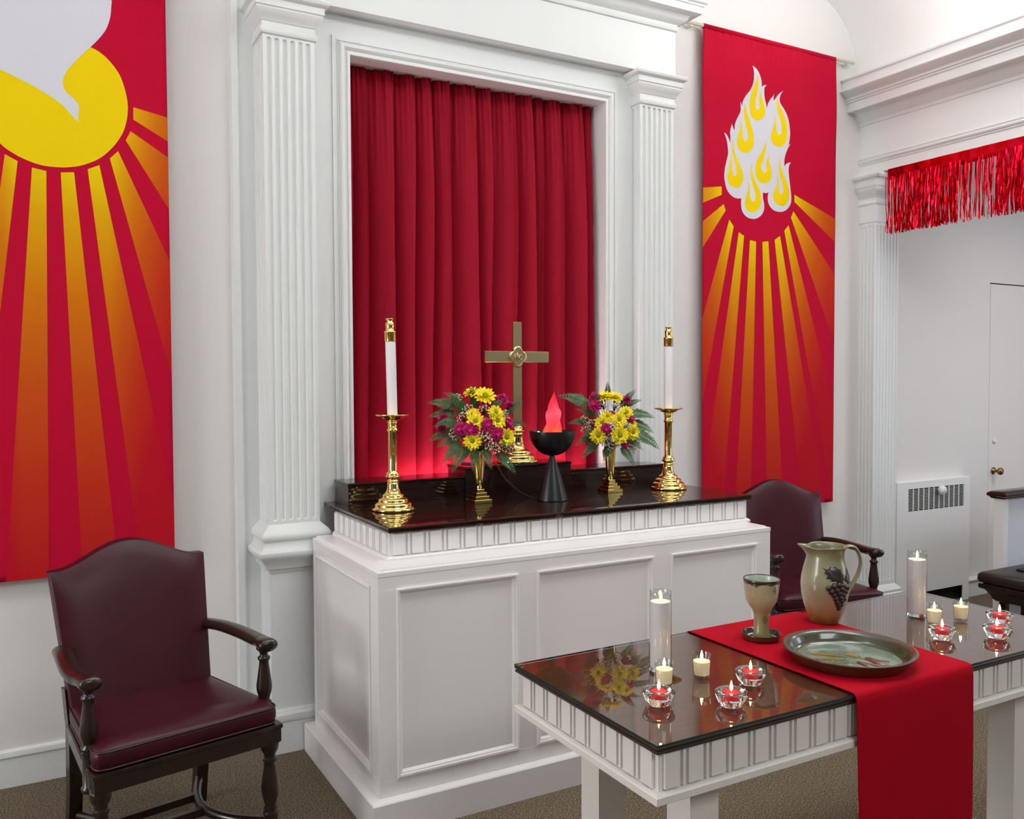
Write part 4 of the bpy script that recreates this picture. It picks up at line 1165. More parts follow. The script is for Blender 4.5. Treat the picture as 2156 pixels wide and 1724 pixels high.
part(k, 'seat_apron', B().ring4(4.60, 5.40, -1.265, -1.02, [(-0.045, 0.372), (-0.034, 0.385), (-0.024, 0.41), (-0.006, 0.432), (0.014, 0.440), (0.018, 0.452), (0.014, 0.466), (0.0, 0.468)]), 'altar_wood', 50)
for x in (4.68, 5.29):
    for y in (-1.22, -1.10):
        part(k, 'leg', B().bevbox(x, x + 0.035, y, y + 0.035, 0, 0.38, 0.003), 'altar_wood')
bk_ = B().bevbox(4.74, 4.93, -1.23, -1.12, 0.5385, 0.549, 0.003)
tag(link('small_book', bk_.mesh('small_book', 'black_cable', False, (4.83, -1.18, 0.538)), None, (4.83, -1.18, 0.538)), 'thin black book lying on the brown padded bench', 'book')

# ------------------------------------------------------------------ things on the altar
ZA = 1.0585
STICK = [(0.0, 0.0), (0.088, 0.0), (0.091, 0.004), (0.091, 0.009), (0.086, 0.014), (0.078, 0.018), (0.080, 0.023), (0.078, 0.030), (0.070, 0.034), (0.063, 0.037), (0.065, 0.042), (0.063, 0.048), (0.054, 0.052), (0.046, 0.055),
         (0.047, 0.060), (0.045, 0.065), (0.036, 0.070), (0.030, 0.078), (0.026, 0.092), (0.024, 0.108), (0.023, 0.118), (0.026, 0.120), (0.026, 0.123), (0.021, 0.125), (0.021, 0.132), (0.030, 0.136), (0.032, 0.139), (0.032, 0.142), (0.027, 0.145), (0.028, 0.150), (0.026, 0.156), (0.020, 0.160),
         (0.0185, 0.165), (0.0185, 0.325), (0.0225, 0.329), (0.024, 0.333), (0.0225, 0.337), (0.019, 0.340), (0.019, 0.360), (0.022, 0.370), (0.034, 0.378), (0.046, 0.384), (0.048, 0.388), (0.062, 0.390), (0.069, 0.393), (0.071, 0.397), (0.069, 0.399), (0.056, 0.397), (0.030, 0.395), (0.0, 0.395)]
def candlestick(loc, label):
    t = thing('altar_candlestick', loc, label, 'candlestick', 'tall brass altar candlesticks')
    sp = lambda lo, hi: B().lathe([p for p in STICK if lo <= p[1] <= hi], 40)
    part(t, 'foot', sp(0.0, 0.118), 'brass', True, world=False)
    part(t, 'column', sp(0.118, 0.370), 'brass', True, world=False)
    part(t, 'drip_pan', sp(0.370, 0.41), 'brass', True, world=False)
    return t
def altar_candle(loc, label):
    t = thing('altar_candle', loc, label, 'candle', 'white altar candles')
    part(t, 'wax', B().lathe([(0.0205, 0.0), (0.0210, 0.004), (0.0210, 0.302), (0.0205, 0.306)], 28), 'wax_white', 40, world=False)
    part(t, 'brass_follower', B().lathe([(0.0225, 0.303), (0.0232, 0.306), (0.0232, 0.338), (0.0245, 0.341), (0.0245, 0.345), (0.020, 0.348), (0.0175, 0.352), (0.0172, 0.362), (0.0182, 0.368), (0.0182, 0.378), (0.013, 0.384), (0.0115, 0.388), (0.0165, 0.396), (0.0165, 0.398), (0.010, 0.396)], 28), 'brass', True, world=False)
    return t
c1 = candlestick((1.333, -0.535, ZA), 'polished brass candlestick standing at the left end of the altar')
c2 = copy_tree(c1); c2.location = (2.765, -0.562, ZA); c2['label'] = 'polished brass candlestick standing at the right end of the altar'
k1 = altar_candle((1.333, -0.535, ZA + 0.3965), 'tall white candle in the left brass candlestick, against the red curtain')
k1.rotation_euler = (0, math.radians(-1.2), 0)
k2 = copy_tree(k1); k2.location = (2.765, -0.562, ZA + 0.3965); k2.rotation_euler = (0, 0, 0); k2['label'] = 'tall white candle in the right brass candlestick, against the fluted pilaster'

# cross on the centre step
X = thing('brass_cross', (2.078, -0.268, 1.1995), 'brass cross with quatrefoil medallion on a stepped round foot, before the curtain', 'cross')
CB = [(0.0, 0.0), (0.098, 0.0), (0.101, 0.004), (0.101, 0.009), (0.094, 0.015), (0.084, 0.020), (0.086, 0.025), (0.083, 0.033), (0.074, 0.038), (0.066, 0.042), (0.067, 0.047), (0.064, 0.054), (0.052, 0.060), (0.042, 0.067), (0.034, 0.080), (0.030, 0.098), (0.027, 0.118), (0.0265, 0.132),
      (0.030, 0.134), (0.030, 0.138), (0.026, 0.140), (0.025, 0.147), (0.034, 0.150), (0.036, 0.153), (0.033, 0.156), (0.027, 0.158), (0.027, 0.166), (0.023, 0.176), (0.014, 0.183), (0.0, 0.185)]
part(X, 'foot', B().lathe(CB, 40), 'brass', True, world=False)
part(X, 'upright', B().bevbox(-0.0235, 0.0235, -0.006, 0.006, 0.16, 0.676, 0.0015), 'brass_brushed', world=False)
part(X, 'crossbar', B().bevbox(-0.176, 0.176, -0.0062, 0.0062, 0.482, 0.535, 0.0015), 'brass_brushed', world=False)
b = B(); pts = []
for k in range(48):
    a = 2 * PI * k / 48 + PI / 4
    # union of four lobes
    best = 0
    for q in range(4):
        ca = q * PI / 2; d_, r_ = 0.022, 0.025
        da = (a - ca + PI) % (2 * PI) - PI
        disc = r_ * r_ - (d_ * math.sin(da)) ** 2
        if disc > 0: best = max(best, d_ * math.cos(da) + math.sqrt(disc))
    pts.append((best * math.cos(a), best * math.sin(a)))
n = len(pts); vs = []
for kf, y in ((1.0, -0.006), (1.0, -0.013), (0.93, -0.015), (0.84, -0.015), (0.82, -0.0125)):
    vs += [(x * kf, y, 0.508 + z * 1.08 * kf) for x, z in pts]
vs.append((0, -0.0125, 0.508))
fs = [(i * n + k, i * n + (k + 1) % n, (i + 1) * n + (k + 1) % n, (i + 1) * n + k) for i in range(4) for k in range(n)] + [(4 * n + k, 4 * n + (k + 1) % n, 5 * n) for k in range(n)]
md_ = part(X, 'quatrefoil', b.add(vs, fs), 'brass_brushed', 40, world=False)
# raised monogram on the medallion: upright, two flanking strokes and a crossbar
b = B()
def stroke(b, p0, p1, w=0.0022):
    return b.tube([(p0[0], -0.0135, 0.508 + p0[1]), (p1[0], -0.0135, 0.508 + p1[1])], w, 6)
for p0, p1 in (((-0.018, -0.016), (-0.018, 0.016)), ((-0.006, -0.018), (-0.006, 0.022)), ((0.006, -0.016), (0.006, 0.010)), ((-0.006, 0.006), (0.006, 0.010)), ((0.022, 0.014), (0.012, 0.010)), ((0.012, 0.010), (0.022, -0.006)), ((0.022, -0.006), (0.012, -0.014)), ((-0.012, 0.014), (0.002, 0.014))):
    stroke(b, p0, p1)
o = link('monogram', b.mesh('monogram', 'brass_brushed', True), md_)

# ------------------------------------------------------------------ bowl lamp with silk flame
F = thing('flame_lamp', (2.060, -0.618, ZA), 'black bowl lamp on cone foot with glowing red silk flame', 'lamp')
part(F, 'cone_foot', B().lathe([(0.0, 0.0), (0.068, 0.0), (0.070, 0.002), (0.069, 0.008), (0.012, 0.196), (0.010, 0.205), (0.0, 0.206)], 40), 'black_metal', 50, world=False)
BW = []
for k in range(13):
    a = k / 12 * PI / 2
    BW.append((max(0.002, 0.104 * math.sin(a)), 0.305 - 0.106 * math.cos(a)))
BW += [(0.104, 0.310), (0.101, 0.310), (0.099, 0.304)]
for k in range(11, -1, -1):
    a = k / 12 * PI / 2
    BW.append((max(0.002, 0.097 * math.sin(a)), 0.302 - 0.060 * math.cos(a)))
part(F, 'bowl', B().lathe(BW, 48, cap=False), 'black_metal', 50, world=False)
for a in (PI + 0.5, -0.5, PI / 2 + 0.3):
    lx, ly = 0.082 * math.cos(a), 0.082 * math.sin(a)
    part(F, 'led', B().lathe([(0.0, 0.0), (0.006, 0.0), (0.006, 0.004), (0.004, 0.007), (0.0, 0.008)], 12, lx, ly, 0.297), 'led_white', True, world=False)
# silk tongue: thin gathered cloth blown upward, ragged at the tip
b = B(); seg = 64; nl = 34
for layer, (kr, hh, ox, tw) in enumerate(((1.0, 0.150, 0.0, 0.0), (0.72, 0.172, 0.004, 1.1))):
    vs = []
    for j in range(nl + 1):
        t = j / nl
        r0 = 0.047 * kr * (1 - 0.50 * t) * (1 - max(0, (t - 0.70) / 0.30) ** 1.5 * 0.9)
        r0 *= 1 - 0.20 * math.exp(-((t - 0.38) / 0.16) ** 2)
        cx = ox + 0.006 * math.sin(4.2 * t + layer) + 0.008 * t; cy = 0.005 * math.sin(3.1 * t + 1 + layer)
        for k in range(seg):
            a = 2 * PI * k / seg
            w = 1 + 0.20 * math.sin(4 * a + 2.2 * t + tw) + 0.11 * math.sin(7 * a - 3.5 * t + 2 * tw) + 0.05 * math.sin(13 * a + 6 * t)
            z = 0.292 + hh * t + 0.016 * t * t * math.sin(2 * a + tw) + 0.010 * t * math.sin(5 * a + 1)
            vs.append((cx + r0 * w * math.cos(a), cy + 0.62 * r0 * w * math.sin(a), z))
    b.add(vs, [(j * seg + k, j * seg + (k + 1) % seg, (j + 1) * seg + (k + 1) % seg, (j + 1) * seg + k) for j in range(nl) for k in range(seg)])
part(F, 'silk_flame', b, 'silk_flame', True, world=False)
cd = B().tube(interp_path([(2.045, -0.562, 1.062), (2.00, -0.515, 1.066), (1.962, -0.452, 1.10), (1.930, -0.40, 1.150), (1.905, -0.372, 1.206), (1.880, -0.33, 1.203), (1.84, -0.24, 1.203), (1.815, -0.190, 1.203)], 6), 0.0032, 8)
tag(link('power_cord', cd.mesh('power_cord', 'black_cable', True, (2.0, -0.5, ZA)), None, (2.0, -0.5, ZA)), 'thin black cord running from the bowl lamp up over the shelf step', 'cord')

# ------------------------------------------------------------------ brass vases and their flowers
def vase(loc, label):
    t = thing('brass_vase', loc, label, 'vase', 'pair of brass flower vases')
    z = 0
    for w, h in ((0.0425, 0.015), (0.034, 0.015), (0.0255, 0.015), (0.0175, 0.014)):
        part(t, 'step', B().bevbox(-w, w, -w, w, z, z + h, 0.0012), 'brass', world=False); z += h
    BODY = [(0.012, 0.058), (0.011, 0.063), (0.0125, 0.068), (0.010, 0.072), (0.0105, 0.076), (0.016, 0.081), (0.0185, 0.088), (0.020, 0.110), (0.0235, 0.150), (0.0265, 0.190), (0.0285, 0.222), (0.030, 0.226), (0.0285, 0.228), (0.026, 0.222), (0.022, 0.15), (0.018, 0.1)]
    part(t, 'body', B().lathe(BODY, 36, cap=False), 'brass', 50, world=False)
    return t
VL = Vector((1.742, -0.520, ZA)); VR = Vector((2.452, -0.512, ZA))
v1 = vase(VL, 'fluted brass vase on stepped square foot, left of the cross')
v2 = copy_tree(v1); v2.location = VR; v2['label'] = 'fluted brass vase on stepped square foot, right of the bowl lamp'

def daisy_mesh():
    rnd = random.Random(3); b = B()
    for layer, n, r, lift, ph in ((0, 15, 0.036, 0.002, 0), (1, 13, 0.030, 0.006, 0.2), (2, 11, 0.021, 0.009, 0.1)):
        for k in range(n):
            a = 2 * PI * k / n + ph + rnd.uniform(-0.06, 0.06); L = r * rnd.uniform(0.9, 1.06); w = 0.0052 - 0.0006 * layer
            up = rnd.uniform(-0.004, 0.005) + 0.003 * layer
            pts = [(0.006, -w * 0.5, lift), (0.006, w * 0.5, lift), (L * 0.45, w, lift + 0.004), (L * 0.45, -w, lift + 0.004), (L * 0.45, 0, lift + 0.0025), (L * 0.82, w * 0.9, lift + 0.004 + up), (L * 0.82, -w * 0.9, lift + 0.004 + up), (L * 0.82, 0, lift + 0.003 + up), (L, 0, lift + 0.003 + up * 1.3)]
            ca, sa = math.cos(a), math.sin(a)
            b.add([(x * ca - y * sa, x * sa + y * ca, z) for x, y, z in pts], [(0, 4, 3), (0, 1, 4), (1, 2, 4), (3, 4, 7, 6), (4, 2, 5, 7), (6, 7, 8), (7, 5, 8)])
    return b.mesh('petals', 'daisy_petal', True, recalc=False)
def carnation_mesh():
    rnd = random.Random(8); b = B()
    for layer in range(6):
        n = 34; r = 0.026 - 0.0033 * layer; z0 = 0.002 + 0.0035 * layer
        vs = []
        for ring, kr in ((0, 0.12), (1, 0.55), (2, 0.85), (3, 1.0)):
            for k in range(n):
                a = 2 * PI * k / n
                wv = math.sin(9 * a + layer * 1.3) * 0.0030 * kr ** 2 + rnd.uniform(-0.0012, 0.0012) * kr
                rr = r * kr * (1 + 0.06 * math.sin(5 * a + layer) * kr)
                vs.append((rr * math.cos(a), rr * math.sin(a), z0 + wv + 0.006 * kr * kr * (layer + 1) / 6))
        b.add(vs, [(i * n + k, i * n + (k + 1) % n, (i + 1) * n + (k + 1) % n, (i + 1) * n + k) for i in range(3) for k in range(n)])
    return b.mesh('petals', 'carnation_petal', True, recalc=False)
def frond_mesh(L=0.16):
    rnd = random.Random(2); b = B()
    n = 13
    def ctr(t): return Vector((L * t, 0, 0.06 * L * math.sin(PI * t) - 0.22 * L * t * t))
    b.tube([ctr(i / 10) for i in range(11)], [0.0011 * (1 - 0.7 * i / 10) for i in range(11)], 5)
    for i in range(n):
        t = 0.10 + 0.88 * i / (n - 1)
        pl = L * (0.34 * (1 - t) ** 0.75 + 0.02) * min(1, 0.45 + 2.2 * t)
        for s in (-1, 1):
            c = ctr(t); d = Vector((0.62, s * 0.78, rnd.uniform(-0.25, 0.05))).normalized()
            side = Vector((0.78, -s * 0.62, 0)).normalized()
            p1, p2 = c + d * pl * 0.4, c + d * pl
            wd = side * (pl * 0.17)
            b.add([c, p1 + wd, p2, p1 - wd], [(0, 1, 2, 3)])
            # teeth along both edges of the pinna
            for q in (0.12, 0.36, 0.6):
                for s2 in (-1, 1):
                    e0 = c + d * pl * q + wd * s2 * (0.45 if q < 0.2 else 0.9 - 0.5 * q)
                    b.add([e0 - d * pl * 0.07, e0 + d * pl * 0.10 + wd * s2 * 0.75, e0 + d * pl * 0.14], [(0, 1, 2)])
    return b.mesh('frond', 'fern_leaf', False, recalc=False)
def sprig_mesh():
    rnd = random.Random(4); b = B(); g = B()
    for k in range(26):
        a = rnd.uniform(0, 2 * PI); r = 0.026 * math.sqrt(rnd.random()); z = 0.022 * rnd.random() + 0.012 * (1 - r / 0.026)
        c = Vector((r * math.cos(a), r * math.sin(a), z))
        s = rnd.uniform(0.0026, 0.0040)
        vs = [c + Vector(v) * s for v in ((1, 0, 0), (-1, 0, 0), (0, 1, 0), (0, -1, 0), (0, 0, 1), (0, 0, -1))]
        b.add(vs, [(0, 2, 4), (2, 1, 4), (1, 3, 4), (3, 0, 4), (2, 0, 5), (1, 2, 5), (3, 1, 5), (0, 3, 5)])
        g.tube([(0, 0, -0.03), c * 0.6 + Vector((0, 0, -0.006)), c], 0.0006, 4, cap=False)
    return b.mesh('tiny_blooms', 'tiny_bloom', True), g.mesh('twigs', 'stem_green', False)
M_DAISY = daisy_mesh(); M_CARN = carnation_mesh(); M_FROND = frond_mesh(); M_SPRIG, M_TWIG = sprig_mesh()
M_DC = B().lathe([(0.0, 0.0105), (0.0085, 0.0105), (0.0090, 0.0125), (0.0070, 0.0145), (0.0, 0.0155)][0:5], 14, cap=False).mesh('flower_centre', 'daisy_centre', True)
CALYX = B().lathe([(0.002, -0.020), (0.005, -0.016), (0.0058, -0.006), (0.008, 0.004)], 10).mesh('calyx', 'stem_green', True)
RH = Vector((0.8738, -0.4863, 0)).normalized(); UPV = Vector((0, 0, 1)); TO = Vector((-0.4863, -0.8738, 0)).normalized()
def place(kind, mesh_parts, vase_loc, ctr, a, h, dep, label, grp, cat, scale=1.0, face=0.0, spin=0.0, tilt=None):
    """a flower whose head sits a to the right of, h above and dep in front of the bouquet's centre"""
    head = ctr + RH * a + UPV * h + TO * dep
    mouth = vase_loc + Vector((0, 0, 0.215))
    out = (head - (ctr - Vector((0, 0, 0.05)))).normalized()
    n = (out * (1 - face) + (TO + UPV * 0.15) * face).normalized()
    t = bpy.data.objects.new(kind, None); COL.objects.link(t); t.empty_display_size = 0.01
    t.location = head
    tag(t, label, cat, grp)
    q = n.to_track_quat('Z', 'Y')
    for nm_, me in mesh_parts:
        o = link(nm_, me, t)
        o.rotation_mode = 'QUATERNION'; o.rotation_quaternion = q @ Matrix.Rotation(spin, 4, 'Z').to_quaternion(); o.scale = (scale,) * 3
    base = mouth - Vector((0, 0, 0.06)) + (head - mouth) * 0.03
    p = [head - n * 0.004, head - n * 0.04 * scale, mouth * 0.75 + head * 0.25, mouth + (head - mouth) * 0.04, base]
    path = [x - head for x in interp_path(p, 5)]
    link('stem', B().tube(path, 0.0014, 5).mesh('stem', 'stem_green', True), t)
    return t
def place_frond(vase_loc, ctr, a, h, dep, da, dh, dd, label, grp, scale=1.0, roll=0.0):
    head = ctr + RH * a + UPV * h + TO * dep
    mouth = vase_loc + Vector((0, 0, 0.215))
    d = (RH * da + UPV * dh + TO * dd).normalized()
    t = bpy.data.objects.new('fern_frond', None); COL.objects.link(t); t.empty_display_size = 0.01; t.location = head
    tag(t, label, 'fern', grp)
    o = link('frond', M_FROND, t); o.rotation_mode = 'QUATERNION'
    zax = TO * 0.85 + UPV * 0.55; zax = (zax - d * zax.dot(d)).normalized()
    yax = zax.cross(d).normalized()
    mm = Matrix((d, yax, zax)).transposed()
    o.rotation_quaternion = mm.to_quaternion() @ Matrix.Rotation(roll, 4, 'X').to_quaternion(); o.scale = (scale * 0.9,) * 3
    path = [x - head for x in interp_path([head + d * 0.005, head - d * 0.03, mouth * 0.7 + head * 0.3, mouth - Vector((0, 0, 0.05))], 5)]
    link('stem', B().tube(path, 0.0013, 5).mesh('stem', 'stem_green', True), t)
PXL, PXR = 0.00212, 0.00231
def SPOT(a, h):
    v = 'top' if h > 35 else 'upper part' if h > 12 else 'middle' if h > -12 else 'lower part' if h > -34 else 'foot'
    w = 'far left' if a < -38 else 'left' if a < -14 else 'centre' if a < 14 else 'right' if a < 38 else 'far right'
    return 'at %s in the %s' % (w, v)
def bouquet(V, ctr, px, who, D, Cn, S, Fr, small):
    for i, (a, h, dep, face, sc, lab) in enumerate(D):
        place('yellow_daisy', [('petals', M_DAISY), ('flower_centre', M_DC), ('calyx', CALYX)], V, ctr, a * px, h * px, dep, lab, 'yellow daisies in the %s bouquet' % who, 'flower', sc * 1.12, face, i * 0.9)
    for i, (a, h, dep, face, sc, lab) in enumerate(Cn):
        place('pink_carnation', [('petals', M_CARN), ('calyx', CALYX)], V, ctr, a * px, h * px, dep, lab, 'pink carnations in the %s bouquet' % who, 'flower', sc * 1.15, face, i * 1.3)
    labs = [small % SPOT(a, h) for a, h, dep in S]
    for i, l in enumerate(labs):
        twins = [j for j in range(len(S)) if small % SPOT(S[j][0], S[j][1]) == l]
        if len(twins) > 1: labs[i] = l + (', higher of two' if S[i][1] == max(S[j][1] for j in twins) else ', lower of two')
    for i, (a, h, dep) in enumerate(S):
        place('tiny_flower_sprig', [('tiny_blooms', M_SPRIG), ('twigs', M_TWIG)], V, ctr, a * px, h * px, dep, labs[i], 'cream flower sprigs in the %s bouquet' % who, 'flower', 1.0, 0.4, i * 0.7)
    for i, f in enumerate(Fr):
        place_frond(V, ctr, f[0] * px, f[1] * px, f[2], f[3], f[4], f[5], f[6], 'fern fronds in the %s bouquet' % who, f[7], f[8] if len(f) > 8 else 0)
CL = Vector((1.742, -0.520, 1.400)); CRB = Vector((2.452, -0.512, 1.390))
bouquet(VL, CL, PXL, 'left',
    [(-14, 64, 0.02, 0.25, 1.0, 'yellow daisy at the back of the top pair in the left bouquet'),
     (14, 58, 0.05, 0.45, 1.25, 'large yellow daisy crowning the left bouquet'),
     (-10, 22, 0.07, 0.4, 0.85, 'half hidden yellow daisy left of centre in the left bouquet'),
     (-4, 9, 0.115, 0.55, 1.05, 'yellow daisy in the middle of the left bouquet, above two carnations'),
     (35, 25, 0.085, 0.4, 0.95, 'yellow daisy upper right in the left bouquet'),
     (38, 9, 0.10, 0.45, 1.05, 'tilted yellow daisy on the right of the left bouquet'),
     (-10, -29, 0.13, 0.95, 1.05, 'yellow daisy facing forward at the bottom of the left bouquet'),
     (56, -23, 0.10, 0.6, 1.05, 'yellow daisy at the lower right edge of the left bouquet')],
    [(48, 52, 0.02, 0.3, 0.95, 'pink carnation at the upper right of the left bouquet'),
     (63, 38, 0.00, 0.3, 0.8, 'small pink carnation at the right edge of the left bouquet, below another'),
     (-70, 12, 0.03, 0.3, 0.95, 'pink carnation far out on the left of the left bouquet'),
     (-74, -6, 0.02, 0.3, 0.95, 'pink carnation lowest of the two on the far left of the left bouquet'),
     (-34, -6, 0.10, 0.6, 1.05, 'pink carnation left of the central one in the left bouquet'),
     (-13, -6, 0.13, 0.7, 1.15, 'pink carnation at the centre of the left bouquet, above the forward daisy'),
     (19, 3, 0.12, 0.7, 1.05, 'pink carnation just right of centre in the left bouquet'),
     (39, -15, 0.12, 0.7, 1.0, 'pink carnation low on the right of the left bouquet'),
     (60, 4, 0.08, 0.5, 0.95, 'pink carnation beside the cross in the left bouquet')],
    [(-40, 52, 0.02), (12, 30, 0.08), (-30, 15, 0.08), (54, 18, 0.08), (-46, -18, 0.08), (12, -16, 0.12), (24, -38, 0.11), (36, -43, 0.11), (30, 40, 0.03), (20, -28, 0.125), (56, -46, 0.08), (-20, 30, 0.06)],
    [(-42, 38, 0.0, -1, 0.25, 0.1, 'fern frond reaching up to the left from the left bouquet', 0.95),
     (-40, 22, 0.0, -1, 0.05, 0.1, 'fern frond pointing left from the left bouquet', 0.95),
     (-44, -8, 0.02, -1, -0.30, 0.1, 'fern frond sagging to the left from the left bouquet', 0.95),
     (-36, -28, 0.04, -0.9, -0.15, 0.5, 'short fern frond low on the left of the left bouquet', 0.8),
     (-20, -38, 0.08, -0.55, -0.8, 0.5, 'fern frond drooping at the lower left of the left bouquet', 0.95),
     (-32, -30, 0.07, -0.7, -0.7, 0.3, 'fern frond drooping far left below the left bouquet', 0.9),
     (-6, -44, 0.09, -0.1, -1, 0.5, 'fern frond drooping over the rim of the left vase', 0.7),
     (14, -42, 0.09, 0.3, -0.9, 0.5, 'fern frond drooping right of the left vase', 0.7),
     (34, -48, 0.06, 0.7, -0.7, 0.4, 'long fern frond drooping towards the black cord', 0.95),
     (50, 20, 0.0, 0.6, 0.5, 0.2, 'fern frond beside the cross upright in the left bouquet', 0.75),
     (50, 0, 0.02, 0.9, 0.1, 0.3, 'fern frond pointing right in the left bouquet', 0.75),
     (-4, 30, 0.02, -0.2, 1, 0.3, 'fern frond standing up behind the daisies of the left bouquet', 0.8),
     (-24, 20, 0.03, -0.5, 0.8, 0.4, 'fern frond rising left of the daisies in the left bouquet', 0.85),
     (10, 0, 0.05, 0.3, 0.5, 0.8, 'fern frond in the heart of the left bouquet', 0.8),
     (-26, -16, 0.06, -0.4, -0.1, 0.9, 'fern frond facing forward in the left bouquet', 0.75),
     (30, -20, 0.06, 0.5, -0.3, 0.8, 'fern frond facing forward on the right of the left bouquet', 0.75),
     (-30, 44, 0.01, -0.7, 0.5, 0.2, 'fern frond tip at the upper left of the left bouquet', 0.7),
     (-46, 10, 0.05, -0.8, -0.1, 0.4, 'fern frond spreading forward left in the left bouquet', 0.7),
     (-30, -4, 0.05, -0.8, 0.3, 0.5, 'fern frond behind the left carnations of the left bouquet', 0.8),
     (22, 20, 0.04, 0.5, 0.7, 0.3, 'fern frond between the right daisies of the left bouquet', 0.7),
     (-14, -34, 0.06, -0.3, -0.6, 0.7, 'fern frond under the forward daisy of the left bouquet', 0.75),
     (40, -34, 0.05, 0.7, -0.4, 0.4, 'fern frond low on the right of the left bouquet', 0.7)],
    'tiny cream flowers %s of left bouquet')
bouquet(VR, CRB, PXR, 'right',
    [(-12, 52, 0.03, 0.3, 1.0, 'yellow daisy at the top left of the right bouquet'),
     (8, 50, 0.045, 0.3, 1.05, 'yellow daisy at the top of the right bouquet'),
     (29, 21, 0.07, 0.45, 0.95, 'yellow daisy on the upper right of the right bouquet'),
     (-21, 1, 0.10, 0.6, 0.95, 'yellow daisy left of centre in the right bouquet'),
     (12, 7, 0.11, 0.55, 1.0, 'yellow daisy at the centre of the right bouquet'),
     (-9, 13, 0.08, 0.4, 0.85, 'half hidden yellow daisy behind the central ones of the right bouquet'),
     (-30, -24, 0.12, 0.95, 1.05, 'yellow daisy facing forward at the lower left of the right bouquet'),
     (13, -23, 0.13, 0.9, 1.15, 'large yellow daisy facing forward at the lower middle of the right bouquet'),
     (40, -18, 0.09, 0.6, 1.0, 'yellow daisy on the lower right of the right bouquet'),
     (40, -2, 0.07, 0.5, 0.75, 'small yellow daisy on the right edge of the right bouquet')],
    [(-33, 52, 0.03, 0.4, 0.95, 'pink carnation at the top left of the right bouquet'),
     (-34, 36, 0.06, 0.6, 1.0, 'pink carnation below another at the upper left of the right bouquet'),
     (33, 45, 0.01, 0.3, 0.85, 'pink carnation standing out at the upper right of the right bouquet'),
     (-1, 18, 0.07, 0.4, 0.7, 'small pink carnation in the middle of the right bouquet'),
     (37, 8, 0.07, 0.5, 0.85, 'pink carnation on the right side of the right bouquet'),
     (-14, -10, 0.125, 0.8, 0.95, 'red pink carnation at the heart of the right bouquet'),
     (26, -42, 0.09, 0.5, 0.7, 'pink carnation hanging low on the right bouquet')],
    [(-52, 5, 0.05), (-50, -14, 0.06), (-12, -36, 0.10), (-4, -42, 0.10), (0, -8, 0.12), (-16, 36, 0.04), (8, 34, 0.05), (50, -40, 0.04), (42, -50, 0.05), (25, -6, 0.10), (-6, -24, 0.11), (-40, -2, 0.08)],
    [(-38, 36, 0.0, -1, 0.42, 0.1, 'long fern frond reaching up to the left from the right bouquet', 1.15),
     (-40, 2, 0.0, -1, 0.05, 0.2, 'fern frond pointing left from the right bouquet', 0.75),
     (-4, 48, -0.02, 0, 1, 0.1, 'fern frond tip standing at the top of the right bouquet', 0.6),
     (34, 20, 0.0, 0.9, -0.05, 0.1, 'fern frond arching right from the upper part of the right bouquet', 0.95),
     (36, 4, 0.0, 0.9, -0.30, 0.1, 'fern frond pointing right from the right bouquet', 0.95),
     (38, -14, 0.02, 0.9, -0.45, 0.1, 'long fern frond drooping to the right from the right bouquet', 1.2),
     (-26, -34, 0.07, -0.7, -0.6, 0.4, 'fern frond drooping at the lower left of the right bouquet', 0.85),
     (-10, -44, 0.08, -0.2, -0.9, 0.4, 'fern frond drooping over the rim of the right vase', 0.6),
     (18, -44, 0.07, 0.5, -0.7, 0.4, 'fern frond drooping at the lower right of the right bouquet', 0.8),
     (-30, -14, 0.05, -0.6, -0.1, 0.8, 'fern frond facing forward on the left of the right bouquet', 0.8),
     (20, 30, 0.0, 0.5, 0.7, 0.2, 'fern frond rising on the right of the right bouquet', 0.8),
     (4, -10, 0.06, 0.1, -0.2, 0.9, 'fern frond in the heart of the right bouquet', 0.8),
     (-18, 26, 0.02, -0.3, 0.7, 0.5, 'fern frond rising behind the carnations of the right bouquet', 0.8),
     (-34, -24, 0.05, -0.8, -0.3, 0.4, 'fern frond low on the left of the right bouquet', 0.75),
     (26, -28, 0.05, 0.7, -0.4, 0.4, 'fern frond low on the right of the right bouquet', 0.75),
     (30, 34, 0.0, 0.8, 0.4, 0.2, 'fern frond tip at the upper right of the right bouquet', 0.6),
     (-4, -36, 0.06, -0.1, -0.6, 0.7, 'fern frond under the forward daisies of the right bouquet', 0.7),
     (-30, 14, 0.02, -0.8, 0.4, 0.4, 'fern frond behind the left daisies of the right bouquet', 0.75)],
    'tiny cream flowers %s of right bouquet')

